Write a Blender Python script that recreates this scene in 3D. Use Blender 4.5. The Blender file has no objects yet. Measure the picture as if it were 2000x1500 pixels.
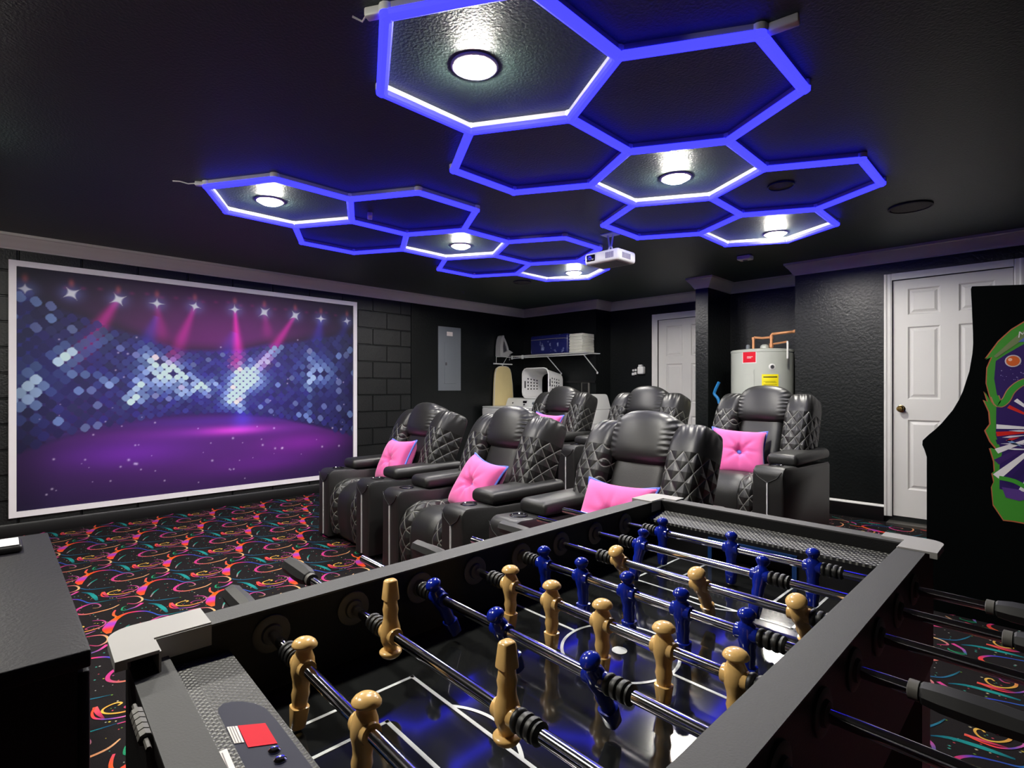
import bpy, bmesh, math, random
import numpy as np
from mathutils import Vector, Matrix, Euler

PI = math.pi
R = math.radians
SC = bpy.context.scene
COL = SC.collection

# ------------------------------------------------------------------ camera
cd = bpy.data.cameras.new('camera')
cam = bpy.data.objects.new('camera', cd)
COL.objects.link(cam)
cam.location = (0, 0, 1.18)
cam.rotation_euler = (R(90), 0, math.asin(.7034))
cd.sensor_fit = 'HORIZONTAL'
cd.sensor_width = 36
cd.lens = 1059 / 2000 * 36
cd.shift_y = .004
cd.clip_start = .02
SC.camera = cam

# ------------------------------------------------------------------ world, exposure
w = bpy.data.worlds.new('world')
SC.world = w
w.use_nodes = True
w.node_tree.nodes['Background'].inputs[0].default_value = (.01, .01, .012, 1)
w.node_tree.nodes['Background'].inputs[1].default_value = .1
SC.view_settings.view_transform = 'Standard'
SC.view_settings.look = 'None'
SC.view_settings.gamma = 1
SC.view_settings.use_curve_mapping = False
SC.view_settings.exposure = 0.0
SC.cycles.use_denoising = True
SC.cycles.max_bounces = 8
SC.cycles.sample_clamp_indirect = 6
SC.cycles.caustics_reflective = False
SC.cycles.caustics_refractive = False
LAMP = 720.0
TUBE = 4.6

# ------------------------------------------------------------------ materials
def lin(c):
    if isinstance(c, str):
        c = tuple(int(c[i:i+2], 16) for i in (0, 2, 4))
    return tuple(((x/255)/12.92 if x/255 <= .04045 else ((x/255+.055)/1.055)**2.4) for x in c)

def M(name, col, rough=.5, metal=0, spec=.5, bump=0, bscale=60, coat=0, var=.08, vscale=6, detail=3, sheen=0, alpha_mix=None):
    m = bpy.data.materials.new(name)
    m.use_nodes = True
    nt = m.node_tree
    b = nt.nodes['Principled BSDF']
    c = lin(col)
    tc = nt.nodes.new('ShaderNodeTexCoord')
    n = nt.nodes.new('ShaderNodeTexNoise')
    n.inputs['Scale'].default_value = vscale
    n.inputs['Detail'].default_value = detail
    nt.links.new(tc.outputs['Object'], n.inputs['Vector'])
    mx = nt.nodes.new('ShaderNodeMix')
    mx.data_type = 'RGBA'
    mx.inputs[6].default_value = (*[x*(1-var) for x in c], 1)
    mx.inputs[7].default_value = (*[min(1, x*(1+var)) for x in c], 1)
    nt.links.new(n.outputs['Fac'], mx.inputs[0])
    nt.links.new(mx.outputs[2], b.inputs['Base Color'])
    b.inputs['Roughness'].default_value = rough
    b.inputs['Metallic'].default_value = metal
    b.inputs['Specular IOR Level'].default_value = spec
    b.inputs['Coat Weight'].default_value = coat
    b.inputs['Coat Roughness'].default_value = .06
    if sheen:
        b.inputs['Sheen Weight'].default_value = sheen
    if bump:
        n2 = nt.nodes.new('ShaderNodeTexNoise')
        n2.inputs['Scale'].default_value = bscale
        n2.inputs['Detail'].default_value = 4
        nt.links.new(tc.outputs['Object'], n2.inputs['Vector'])
        bp = nt.nodes.new('ShaderNodeBump')
        bp.inputs['Strength'].default_value = bump
        bp.inputs['Distance'].default_value = .01
        nt.links.new(n2.outputs['Fac'], bp.inputs['Height'])
        nt.links.new(bp.outputs['Normal'], b.inputs['Normal'])
    return m

def EM(name, col, strength):
    m = bpy.data.materials.new(name)
    m.use_nodes = True
    nt = m.node_tree
    b = nt.nodes['Principled BSDF']
    b.inputs['Base Color'].default_value = (.02, .02, .02, 1)
    b.inputs['Specular IOR Level'].default_value = .1
    b.inputs['Emission Color'].default_value = (*col, 1)
    b.inputs['Emission Strength'].default_value = strength
    return m

def MATTR(name, rough=.6, spec=.3, bump=0, bscale=300):
    m = M(name, (128, 128, 128), rough, spec=spec, bump=bump, bscale=bscale)
    nt = m.node_tree
    a = nt.nodes.new('ShaderNodeVertexColor')
    a.layer_name = 'Col'
    mx = [n for n in nt.nodes if n.bl_idname == 'ShaderNodeMix'][0]
    mx.blend_type = 'MULTIPLY'
    mx.inputs[7].default_value = (1, 1, 1, 1)
    mx.clamp_factor = True
    mu = nt.nodes.new('ShaderNodeMath')
    mu.operation = 'MULTIPLY'
    mu.inputs[1].default_value = .15
    n = [n for n in nt.nodes if n.bl_idname == 'ShaderNodeTexNoise'][0]
    mx.inputs[7].default_value = (.6, .6, .6, 1)
    nt.links.new(n.outputs['Fac'], mu.inputs[0])
    nt.links.new(mu.outputs[0], mx.inputs[0])
    nt.links.new(a.outputs['Color'], mx.inputs[6])
    return m

def quilt_mat(name, base, thread, p=.072, wd=.042, top=5):
    """leather with a diamond quilting: stitched lines and puffs between them, from the UV map (in metres)"""
    m = M(name, base, .42, spec=.5)
    nt = m.node_tree
    N = nt.nodes
    Lk = nt.links
    b = N['Principled BSDF']
    uv = N.new('ShaderNodeUVMap')
    sp = N.new('ShaderNodeSeparateXYZ')
    Lk.new(uv.outputs[0], sp.inputs[0])
    def mth(op, a, bb=None, c=None):
        n = N.new('ShaderNodeMath')
        n.operation = op
        for i, x in enumerate((a, bb, c)):
            if x is None:
                continue
            if isinstance(x, (int, float)):
                n.inputs[i].default_value = x
            else:
                Lk.new(x, n.inputs[i])
        return n.outputs[0]
    yy = mth('MULTIPLY', sp.outputs[1], .72)
    s1 = mth('DIVIDE', mth('ADD', sp.outputs[0], yy), p)
    s2 = mth('DIVIDE', mth('SUBTRACT', sp.outputs[0], yy), p)
    d1 = mth('PINGPONG', s1, .5)
    d2 = mth('PINGPONG', s2, .5)
    mn = mth('MINIMUM', d1, d2)
    line = mth('LESS_THAN', mn, wd)
    ht = mth('POWER', mth('MULTIPLY', mn, 2), .55)
    on = mth('LESS_THAN', sp.outputs[1], top)
    line = mth('MULTIPLY', line, on)
    mx0 = [n for n in N if n.bl_idname == 'ShaderNodeMix'][0]
    mx = N.new('ShaderNodeMix')
    mx.data_type = 'RGBA'
    mx.inputs[7].default_value = (*lin(thread), 1)
    Lk.new(mx0.outputs[2], mx.inputs[6])
    Lk.new(line, mx.inputs[0])
    Lk.new(mx.outputs[2], b.inputs['Base Color'])
    bp = N.new('ShaderNodeBump')
    bp.inputs['Strength'].default_value = .9
    bp.inputs['Distance'].default_value = .012
    sw = mth('SINE', mth('MULTIPLY', sp.outputs[0], 150))
    pl = mth('MULTIPLY', mth('MULTIPLY', sw, mth('SUBTRACT', 1, on)), mth('MULTIPLY', mth('MAXIMUM', mth('SUBTRACT', sp.outputs[1], .56), 0), 2.5))
    Lk.new(mth('ADD', mth('MULTIPLY', ht, on), pl), bp.inputs['Height'])
    Lk.new(bp.outputs['Normal'], b.inputs['Normal'])
    return m

def dot_mat(name, base, dot, pitch, coord='UV', rough=.45, metal=0):
    """small raised studs on a hexagonal lattice"""
    m = M(name, base, rough, metal)
    nt = m.node_tree
    N = nt.nodes
    Lk = nt.links
    b = N['Principled BSDF']
    uv = N.new('ShaderNodeUVMap')
    mp = N.new('ShaderNodeMapping')
    mp.inputs['Scale'].default_value = (1/pitch, 1/pitch, 1)
    mp.inputs['Rotation'].default_value = (0, 0, R(45))
    Lk.new(uv.outputs[0], mp.inputs[0])
    vo = N.new('ShaderNodeTexVoronoi')
    vo.inputs['Randomness'].default_value = 0
    vo.inputs['Scale'].default_value = 1
    Lk.new(mp.outputs[0], vo.inputs['Vector'])
    cr = N.new('ShaderNodeValToRGB')
    cr.color_ramp.elements[0].position = .22
    cr.color_ramp.elements[0].color = (*lin(dot), 1)
    cr.color_ramp.elements[1].position = .36
    cr.color_ramp.elements[1].color = (*lin(base), 1)
    Lk.new(vo.outputs['Distance'], cr.inputs[0])
    Lk.new(cr.outputs[0], b.inputs['Base Color'])
    bp = N.new('ShaderNodeBump')
    bp.inputs['Strength'].default_value = .8
    bp.inputs['Distance'].default_value = .003
    bp.invert = True
    Lk.new(vo.outputs['Distance'], bp.inputs['Height'])
    Lk.new(bp.outputs['Normal'], b.inputs['Normal'])
    return m

MT = {}
MT['ceil'] = M('ceiling_black', (45, 61, 57), .48, spec=.5, bump=.35, bscale=90, var=.12)
MT['wall'] = M('wall_black', (17, 20, 20), .34, spec=.30, bump=.30, bscale=45, var=.12)
MT['block'] = M('block_black', (26, 28, 28), .42, spec=.35, bump=.35, bscale=70, var=.2)
MT['white'] = M('white_paint', (214, 213, 210), .42, var=.02)
MT['framewhite'] = M('white_frame_paint', (246, 242, 246), .5, var=.02)
MT['whiteplastic'] = M('white_plastic', (228, 228, 226), .4, var=.02)
MT['whitemetal'] = M('white_enamel', (222, 224, 222), .3, var=.02)
MT['blackbase'] = M('black_gloss_trim', (14, 14, 15), .35)
MT['tablelam'] = M('black_laminate', (8, 8, 8), .5, spec=.3, var=.06, bump=.1, bscale=400)
MT['railtop'] = M('grey_rail_laminate', (72, 72, 72), .55, spec=.25, var=.05, bump=.1, bscale=400)
MT['tableblk'] = M('black_side_panel', (10, 10, 11), .4)
MT['cap'] = M('corner_cap_white', (158, 156, 154), .45, var=.02)
MT['field'] = M('playfield_gloss', (26, 27, 27), .10, spec=.5, var=.3, vscale=140, coat=.6)
MT['line'] = M('line_white', (205, 208, 208), .35, var=.03)
MT['chrome'] = M('chrome', (225, 222, 226), .10, 1, var=.02)
MT['rubber'] = M('black_rubber', (16, 16, 16), .45)
MT['grip'] = M('black_grip', (30, 30, 31), .5)
MT['bearing'] = M('bearing_grey', (92, 90, 86), .5)
MT['tan'] = M('tan_plastic', (232, 188, 118), .22, spec=.5, var=.05)
MT['blue'] = M('blue_plastic', (16, 36, 150), .16, spec=.6, var=.05)
MT['screw'] = M('screw_steel', (150, 130, 100), .3, 1)
MT['carbon'] = dot_mat('carbon_stud_panel', (40, 40, 40), (130, 130, 126), .0085)
MT['studs'] = dot_mat('stud_strip', (34, 34, 34), (128, 128, 124), .0058)
MT['carbon2'] = dot_mat('carbon_weave', (58, 58, 57), (84, 84, 82), .006)
MT['navy'] = M('navy_sticker', (22, 24, 46), .5, spec=.2)
MT['red'] = M('red_sticker', (205, 26, 46), .6, spec=.15)
MT['paper'] = M('paper_label', (222, 214, 210), .5)
MT['ink'] = M('grey_ink', (120, 115, 115), .6)
MT['inkblack'] = M('black_ink', (25, 22, 10), .6)
MT['bluegoal'] = M('blue_goal_frame', (20, 60, 120), .35)
MT['leather'] = M('black_leather', (27, 27, 26), .43, spec=.55, bump=.12, bscale=260, var=.12)
MT['leather2'] = M('black_leather_shell', (16, 16, 17), .45, spec=.5, bump=.1, bscale=260)
MT['quilt'] = quilt_mat('quilted_leather', (29, 29, 28), (112, 112, 106))
MT['quiltw'] = quilt_mat('quilted_wing_leather', (29, 29, 28), (104, 104, 98), top=.50)
MT['piping'] = M('grey_thread', (110, 110, 108), .6)
MT['zip'] = M('nailhead_strip', (215, 215, 215), .4, .3, bump=.6, bscale=500)
MT['pink'] = M('pink_fabric', (232, 96, 168), .75, bump=.12, bscale=700, var=.05, sheen=.3)
MT['pipeblue'] = M('blue_piping', (92, 116, 214), .6)
MT['grey'] = M('grey_enamel', (112, 118, 124), .45, var=.04)
MT['heater'] = M('heater_grey', (176, 180, 172), .42, var=.03)
MT['copper'] = M('copper_pipe', (214, 150, 104), .4, .35, var=.12, vscale=20)
MT['yellow'] = M('yellow_label', (240, 222, 20), .5)
MT['brass'] = M('brass', (200, 165, 100), .22, 1)
MT['navybag'] = M('bag_dummy', (22, 28, 84), .35)
MT['towel'] = M('white_terry', (226, 226, 214), .9, bump=.5, bscale=300, var=.05)
MT['boardcloth'] = M('board_cover', (222, 204, 148), .8, bump=.1, bscale=400)
MT['iron'] = M('iron_grey', (168, 168, 166), .4)
MT['irondark'] = M('iron_dark', (70, 70, 74), .4)
MT['desk'] = M('black_desk_wood', (13, 12, 18), .5, spec=.3, bump=.15, bscale=150, var=.1)
MT['bluehandle'] = M('blue_handle', (22, 110, 170), .4)
MT['arcade'] = M('arcade_black', (2, 4, 4), .8, spec=.04)
MT['tmold'] = M('t_molding', (170, 160, 140), .4)
MT['speaker'] = M('speaker_grille', (52, 50, 54), .6, bump=.5, bscale=600)
MT['tubeblue'] = EM('blue_tube_light', (.0185, .0175, 1.0), TUBE)
MT['lamp'] = EM('warm_lamp_diffuser', (1.0, .96, .86), LAMP)
MT['cyan'] = EM('cyan_button_light', (.02, .75, .9), 1.2)
MT['carpet'] = MATTR('carpet_pattern', .95, .1, bump=.5, bscale=500)
MT['print'] = MATTR('mural_print', .5, .3)
MT['vinyl'] = MATTR('vinyl_art', .4, .3)
MT['housing'] = M('tube_housing', (170, 168, 172), .5, var=.02)
MT['window'] = M('dark_lens_window', (24, 20, 26), .12)
MT['vent'] = M('vent_grey', (120, 116, 150), .5)
MT['thresh'] = M('metal_threshold', (120, 118, 112), .35, .8)

def bag_mat():
    m = MT['navybag']
    nt = m.node_tree
    b = nt.nodes['Principled BSDF']
    tc = nt.nodes.new('ShaderNodeTexCoord')
    n = nt.nodes.new('ShaderNodeTexNoise')
    n.inputs['Scale'].default_value = 11
    n.inputs['Detail'].default_value = 2
    nt.links.new(tc.outputs['Object'], n.inputs['Vector'])
    cr = nt.nodes.new('ShaderNodeValToRGB')
    cr.color_ramp.elements[0].position = .6
    cr.color_ramp.elements[0].color = (*lin((24, 30, 92)), 1)
    cr.color_ramp.elements[1].position = .72
    cr.color_ramp.elements[1].color = (*lin((140, 150, 190)), 1)
    nt.links.new(n.outputs['Fac'], cr.inputs[0])
    nt.links.new(cr.outputs[0], b.inputs['Base Color'])
bag_mat()

# ------------------------------------------------------------------ mesh builder
class MB:
    def __init__(s):
        s.v = []
        s.f = []
        s.uv = {}
        s.col = {}
    def add(s, vs, fs, Mx=None, uv=None, col=None):
        o = len(s.v)
        for i, p in enumerate(vs):
            p = Vector(p)
            if Mx is not None:
                p = Mx @ p
            s.v.append(p)
            if uv is not None:
                s.uv[o+i] = uv[i]
            if col is not None:
                s.col[o+i] = col[i] if isinstance(col, list) else col
        s.f += [tuple(o+i for i in f) for f in fs]
        return s
    def box(s, x0, x1, y0, y1, z0, z1, Mx=None, fn=None, uv=False):
        P = [(x, y, z) for x in (x0, x1) for y in (y0, y1) for z in (z0, z1)]
        U = [(p[0], p[1]) for p in P] if uv else None
        if fn:
            P = [fn(*p) for p in P]
        return s.add(P, [(0, 1, 3, 2), (4, 6, 7, 5), (0, 4, 5, 1), (2, 3, 7, 6), (0, 2, 6, 4), (1, 5, 7, 3)], Mx, U)
    def rbox(s, x0, x1, y0, y1, z0, z1, r, seg=3, Mx=None, uvf=None):
        """box with all edges rounded"""
        h = Vector(((x1-x0)/2, (y1-y0)/2, (z1-z0)/2))
        c = Vector(((x1+x0)/2, (y1+y0)/2, (z1+z0)/2))
        r = min(r, *h)
        def crd(k):
            a = [-h[k] + r*(1-math.cos(i/seg*PI/2)) for i in range(seg)] + [-h[k]+r]
            return a + [-x for x in reversed(a)]
        ax = [crd(0), crd(1), crd(2)]
        for k in range(3):
            for sg in (-1, 1):
                i, j = (k+1) % 3, (k+2) % 3
                A, B = ax[i], ax[j]
                vs = []
                for a in A:
                    for bb in B:
                        q = Vector((0, 0, 0))
                        q[k] = sg*h[k]
                        q[i] = a
                        q[j] = bb
                        inn = Vector([max(-(h[t]-r), min(h[t]-r, q[t])) for t in range(3)])
                        d = q-inn
                        p = inn + (d.normalized()*r if d.length > 1e-9 else d)
                        vs.append(p+c)
                nb = len(B)
                fs = []
                for x in range(len(A)-1):
                    for y in range(nb-1):
                        q = (x*nb+y, (x+1)*nb+y, (x+1)*nb+y+1, x*nb+y+1)
                        fs.append(q if sg > 0 else q[::-1])
                s.add(vs, fs, Mx, [uvf(p) for p in vs] if uvf else None)
        return s
    def sell(s, c, h, e1=.5, e2=.5, nu=24, nv=14, Mx=None, uvf=None, defo=None):
        """superellipsoid, half sizes h, axis of latitude z"""
        def pw(x, e):
            return math.copysign(abs(x)**e, x)
        vs = []
        for j in range(nv+1):
            v = -PI/2 + PI*j/nv
            for i in range(nu):
                u = 2*PI*i/nu
                p = Vector((h[0]*pw(math.cos(v), e1)*pw(math.cos(u), e2),
                            h[1]*pw(math.cos(v), e1)*pw(math.sin(u), e2),
                            h[2]*pw(math.sin(v), e1)))
                if defo:
                    p = Vector(defo(p))
                vs.append(p+Vector(c))
        fs = []
        for j in range(nv):
            for i in range(nu):
                k = (i+1) % nu
                fs.append((j*nu+i, j*nu+k, (j+1)*nu+k, (j+1)*nu+i))
        return s.add(vs, fs, Mx, [uvf(p) for p in vs] if uvf else None)
    def tube(s, pts, r, n=8, Mx=None, closed=False):
        pts = [Vector(p) for p in pts]
        m = len(pts)
        rr = r if isinstance(r, (list, tuple)) else [r]*m
        rings = []
        up = None
        for i, p in enumerate(pts):
            a = pts[i-1] if (i > 0 or closed) else p
            b = pts[(i+1) % m] if (i < m-1 or closed) else p
            t = (b-a)
            t = t.normalized() if t.length > 1e-9 else Vector((0, 0, 1))
            if up is None:
                up = Vector((0, 0, 1)) if abs(t.z) < .9 else Vector((1, 0, 0))
            x = t.cross(up)
            if x.length < 1e-6:
                x = t.cross(Vector((0, 1, 0)))
            x.normalize()
            y = x.cross(t).normalized()
            up = y
            rings.append([p + (x*math.cos(2*PI*k/n)+y*math.sin(2*PI*k/n))*rr[i] for k in range(n)])
        vs = [q for rg in rings for q in rg]
        fs = []
        for i in range(m if closed else m-1):
            j = (i+1) % m
            for k in range(n):
                l = (k+1) % n
                fs.append((i*n+k, i*n+l, j*n+l, j*n+k))
        if not closed:
            fs.append(tuple(range(n))[::-1])
            fs.append(tuple((m-1)*n+k for k in range(n)))
        return s.add(vs, fs, Mx)
    def lathe(s, prof, n=20, Mx=None):
        """prof: (radius, z) from bottom to top, closed with fans"""
        vs = []
        fs = []
        for r, z in prof:
            for k in range(n):
                a = 2*PI*k/n
                vs.append((r*math.cos(a), r*math.sin(a), z))
        for j in range(len(prof)-1):
            for k in range(n):
                l = (k+1) % n
                fs.append((j*n+k, j*n+l, (j+1)*n+l, (j+1)*n+k))
        if prof[0][0] > 1e-6:
            fs.append(tuple(range(n))[::-1])
        if prof[-1][0] > 1e-6:
            fs.append(tuple((len(prof)-1)*n+k for k in range(n)))
        return s.add(vs, fs, Mx)
    def loft(s, secs, n=16, Mx=None, e=1.0):
        """secs: (z, rx, ry, exponent, cx, cy)"""
        vs = []
        for sc in secs:
            z, rx, ry = sc[:3]
            ee = sc[3] if len(sc) > 3 else e
            cy = sc[4] if len(sc) > 4 else 0
            for k in range(n):
                a = 2*PI*(k+.5)/n
                ca, sa = math.cos(a), math.sin(a)
                vs.append((rx*math.copysign(abs(ca)**ee, ca), cy+ry*math.copysign(abs(sa)**ee, sa), z))
        fs = [tuple(range(n))[::-1], tuple((len(secs)-1)*n+k for k in range(n))]
        for j in range(len(secs)-1):
            for k in range(n):
                l = (k+1) % n
                fs.append((j*n+k, j*n+l, (j+1)*n+l, (j+1)*n+k))
        return s.add(vs, fs, Mx)
    def prism(s, poly, a0, a1, axis='z', fn=None, Mx=None):
        """poly in the two other axes, extruded along axis"""
        def mk(p, a):
            if axis == 'z':
                q = (p[0], p[1], a)
            elif axis == 'y':
                q = (p[0], a, p[1])
            else:
                q = (a, p[0], p[1])
            return fn(*q) if fn else q
        n = len(poly)
        vs = [mk(p, a0) for p in poly]+[mk(p, a1) for p in poly]
        fs = [tuple(range(n))[::-1], tuple(range(n, 2*n))]
        for i in range(n):
            j = (i+1) % n
            fs.append((i, j, n+j, n+i))
        return s.add(vs, fs, Mx)
    def grid(s, fnc, nu, nv, Mx=None, uvf=None, flip=False):
        vs = []
        uv = []
        for i in range(nu+1):
            for j in range(nv+1):
                vs.append(fnc(i/nu, j/nv))
                if uvf:
                    uv.append(uvf(i/nu, j/nv))
        fs = []
        for i in range(nu):
            for j in range(nv):
                q = (i*(nv+1)+j, (i+1)*(nv+1)+j, (i+1)*(nv+1)+j+1, i*(nv+1)+j+1)
                fs.append(q[::-1] if flip else q)
        return s.add(vs, fs, Mx, uv if uvf else None)
    def mesh(s, name, mat, smooth=35, org=(0, 0, 0), fixn=True):
        me = bpy.data.meshes.new(name)
        o = Vector(org)
        me.from_pydata([tuple(p-o) for p in s.v], [], s.f)
        if s.uv:
            ul = me.uv_layers.new(name='UVMap')
            li = np.zeros(len(me.loops), dtype=np.int32)
            me.loops.foreach_get('vertex_index', li)
            arr = np.zeros((len(s.v), 2), dtype=np.float32)
            for k, u in s.uv.items():
                arr[k] = u
            ul.data.foreach_set('uv', arr[li].ravel())
        if s.col:
            ca = me.color_attributes.new('Col', 'FLOAT_COLOR', 'POINT')
            arr = np.zeros((len(s.v), 4), dtype=np.float32)
            arr[:, 3] = 1
            for k, u in s.col.items():
                arr[k, :3] = u
            ca.data.foreach_set('color', arr.ravel())
        if fixn:
            bm = bmesh.new()
            bm.from_mesh(me)
            bmesh.ops.recalc_face_normals(bm, faces=bm.faces)
            bm.to_mesh(me)
            bm.free()
        if smooth:
            me.shade_smooth()
            if smooth < 180:
                me.set_sharp_from_angle(angle=R(smooth))
        me.materials.append(MT[mat] if isinstance(mat, str) else mat)
        return me
    def build(s, name, mat, parent=None, smooth=35, org=None, fixn=True):
        if org is None:
            org = ORG.get(parent.name, (0, 0, 0)) if parent else (0, 0, 0)
        o = bpy.data.objects.new(name, s.mesh(name, mat, smooth, org, fixn))
        COL.objects.link(o)
        if parent:
            o.parent = parent
            ORG[o.name] = org
        return o

ORG = {}      # world origin that the local coordinates of a thing's parts start from

def tag(o, label, cat, group=None):
    o['label'] = label
    o['category'] = cat
    if group:
        o['group'] = group
    return o

def thing(name, label, cat, loc=(0, 0, 0), rz=0, group=None, world=True):
    """an Empty at a thing's base; its parts are built in world coordinates when world is set, else in local ones"""
    o = bpy.data.objects.new(name, None)
    COL.objects.link(o)
    o.empty_display_size = .1
    o.location = loc
    o.rotation_euler = (0, 0, rz)
    ORG[o.name] = tuple(loc) if world else (0, 0, 0)
    return tag(o, label, cat, group)

def struct(o):
    o['kind'] = 'structure'
    return o

def dup(root, loc, rz=None):
    """a copy of a thing with copies of its parts and sub-parts"""
    r = root.copy()
    COL.objects.link(r)
    r.location = loc
    if rz is not None:
        r.rotation_euler = (0, 0, rz)
    for ch in root.children:
        c = ch.copy()
        COL.objects.link(c)
        c.parent = r
        for g in ch.children:
            d = g.copy()
            COL.objects.link(d)
            d.parent = c
    return r

def inst(me, name, parent, Mx):
    o = bpy.data.objects.new(name, me)
    COL.objects.link(o)
    o.parent = parent
    o.matrix_basis = Mx
    return o

# ================================================================== THE ROOM
CZ = 2.40
XL, XR, YF = -5.86, 1.7, -1.9
# ---- carpet: one floor mesh, the woven pattern as coloured yarn polygons
STROKES = [
 # points (metres, in the repeat), half widths, colours
 ([(.046,-.007),(-.017,-.002),(-.076,.019),(-.124,.044),(-.166,.086),(-.171,.128),(-.135,.178),(-.076,.202)],
  [.012,.030,.028,.020,.013,.010,.007,.005], ['ff7040','ff4848','b04ad0','ff6a30','ff5840','f04068','6050d0','4058c0']),
 ([(-.076,.202),(-.023,.219),(-.003,.256),(.006,.309),(.01,.356)], [.005,.007,.006,.005,.003], ['4058c0','306cb8','2a9090','205c80','205060']),
 ([(.078,.22),(.09,.239),(.073,.255),(.024,.249),(-.001,.221),(.02,.178),(.064,.149),(.111,.148),(.152,.182),(.159,.236),(.151,.291),(.119,.33)],
  [.003,.005,.006,.006,.008,.012,.012,.011,.010,.009,.008,.004], ['c09060','c09070','b07080','c05090','c84898','d84898','d84090','d05080','d87868','e89868','f0b080','f0b880']),
 ([(-.247,.212),(-.196,.243),(-.112,.254),(-.037,.254)], [.004,.013,.017,.008], ['1c5878','20888c','28a09c','186070']),
 ([(.002,.083),(.048,.048),(.114,.019)], [.004,.007,.004], ['30807c','40a090','d090a0']),
 ([(-.166,-.157),(-.111,-.155),(-.056,-.146)], [.012,.012,.004], ['f06868','e04868','802848']),
 ([(.126,-.016),(.186,.015),(.219,.076),(.236,.132)], [.006,.007,.006,.004], ['306890','306890','2c7890','285060']),
 ([(.183,-.034),(.221,-.068),(.232,-.099),(.239,-.128)], [.013,.010,.008,.005], ['f04898','c058a8','7068b0','30888c']),
 ([(.015,-.119),(.026,-.071),(.051,-.032),(.103,-.02),(.147,-.031),(.169,-.065),(.133,-.094)],
  [.004,.006,.007,.008,.008,.007,.004], ['d84080','e06080','e89080','f0c080','e8b088','d06080','b03868']),
 ([(.176,-.105),(.18,-.121),(.221,-.133),(.236,-.119),(.202,-.119)], [.004,.006,.007,.006,.003], ['208058','30a070','2c9468','208058','186040']),
 # the double spiral
 ([(-.117,-.095),(-.127,-.082),(-.14,-.091),(-.142,-.112),(-.129,-.137),(-.105,-.143),(-.078,-.127),(-.057,-.095),(-.053,-.061),(-.064,-.027),(-.087,-.003),(-.121,.004),(-.157,-.007),(-.182,-.04)],
  [.005,.006,.007,.006,.006,.006,.006,.008,.008,.007,.006,.006,.006,.005],
  ['f0b850','f8c860','f8c860','f0b850','f0b050','f8c850','f0c050','e8a850','e89058','d87078','c86090','c85898','c04890','90387c']),
 ([(-.165,-.158),(-.126,-.171),(-.087,-.171),(-.063,-.158),(-.044,-.139),(-.024,-.105),(-.019,-.079),(-.032,-.048)],
  [.005,.006,.007,.006,.006,.006,.006,.004], ['ff5838','ff5838','ff4858','c04c90','6858b8','d868b8','e080c0','704898']),
 ([(-.086,-.025),(-.099,-.039),(-.102,-.061),(-.087,-.08),(-.071,-.073)], [.004,.005,.005,.005,.003], ['d05888','c050a0','a04890','c84870','d06060']),
 ([(.20,.30),(.232,.288),(.271,.281),(.305,.289)], [.006,.008,.009,.006], ['ff5878','ff6048','ff7038','ff8038']),
]
DOTC = ['e8d8b0', 'e05868', '50b0a0', 'd0c050', 'c8c8c0', 'b85890', '78a048']
def crom(P, k=4):
    out = []
    n = len(P)
    for i in range(n-1):
        p0, p1, p2, p3 = P[max(0, i-1)], P[i], P[i+1], P[min(n-1, i+2)]
        for j in range(k):
            t = j/k
            out.append(tuple(.5*((2*b)+(-a+c)*t+(2*a-5*b+4*c-d)*t*t+(-a+3*b-3*c+d)*t**3) for a, b, c, d in zip(p0, p1, p2, p3)))
    out.append(tuple(P[-1]))
    return out
TILE = []
for pts, hw, cs in STROKES:
    Q = crom([(*p, h, *lin(c)) for p, h, c in zip(pts, hw, cs)])
    Q = [(p[0], p[1], p[2]*(.74 if not TILE else .66), *[max(0, c)*.74 for c in p[3:6]]) for p in Q]
    TILE.append(Q)
rng = random.Random(4)
DOTS = [(rng.uniform(-.23, .23), rng.uniform(-.23, .23), rng.uniform(.003, .006), rng.choice(DOTC)) for _ in range(62)]

def carpet(mb, x0, x1, y0, y1, z, skip=None):
    base = lin((29, 26, 27))
    def ok(x, y):
        return x0+.01 < x < x1-.01 and y0+.01 < y < y1-.01 and not (skip and skip(x, y))
    mb.box(x0, x1, y0, y1, z-.1, z)
    for i in range(len(mb.v)-8, len(mb.v)):
        mb.col[i] = base
    a0 = (-3.258, .497)
    for i in range(-8, 14):
        for j in range(-9, 16):
            ax = a0[0]+.46*i
            ay = a0[1]-.2325*(i % 2)+.4575*j
            if not (x0-.4 < ax < x1+.4 and y0-.4 < ay < y1+.4):
                continue
            for k, Q in enumerate(TILE):
                zz = z+.0008+.00012*k
                vs = []
                cs = []
                good = True
                for q in range(len(Q)):
                    p = Q[q]
                    a = Q[max(0, q-1)]
                    b = Q[min(len(Q)-1, q+1)]
                    d = Vector((b[0]-a[0], b[1]-a[1]))
                    d = d.normalized() if d.length > 1e-9 else Vector((1, 0))
                    nx, ny = -d.y, d.x
                    X, Y = ax+p[0], ay+p[1]
                    if not ok(X, Y):
                        good = False
                        break
                    vs += [(X+nx*p[2], Y+ny*p[2], zz), (X-nx*p[2], Y-ny*p[2], zz)]
                    c = [max(0, x) for x in p[3:6]]
                    cs += [c, c]
                if not good:
                    continue
                mb.add(vs, [(2*q, 2*q+1, 2*q+3, 2*q+2) for q in range(len(Q)-1)], col=cs)
            for dx, dy, r, c in DOTS:
                X, Y = ax+dx, ay+dy
                if ok(X, Y):
                    cc = tuple(x*.6 for x in lin(c))
                    mb.add([(X-r, Y, z+.0006), (X, Y-r*.8, z+.0006), (X+r, Y, z+.0006), (X, Y+r*.8, z+.0006)], [(0, 1, 2, 3)], col=cc)

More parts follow.
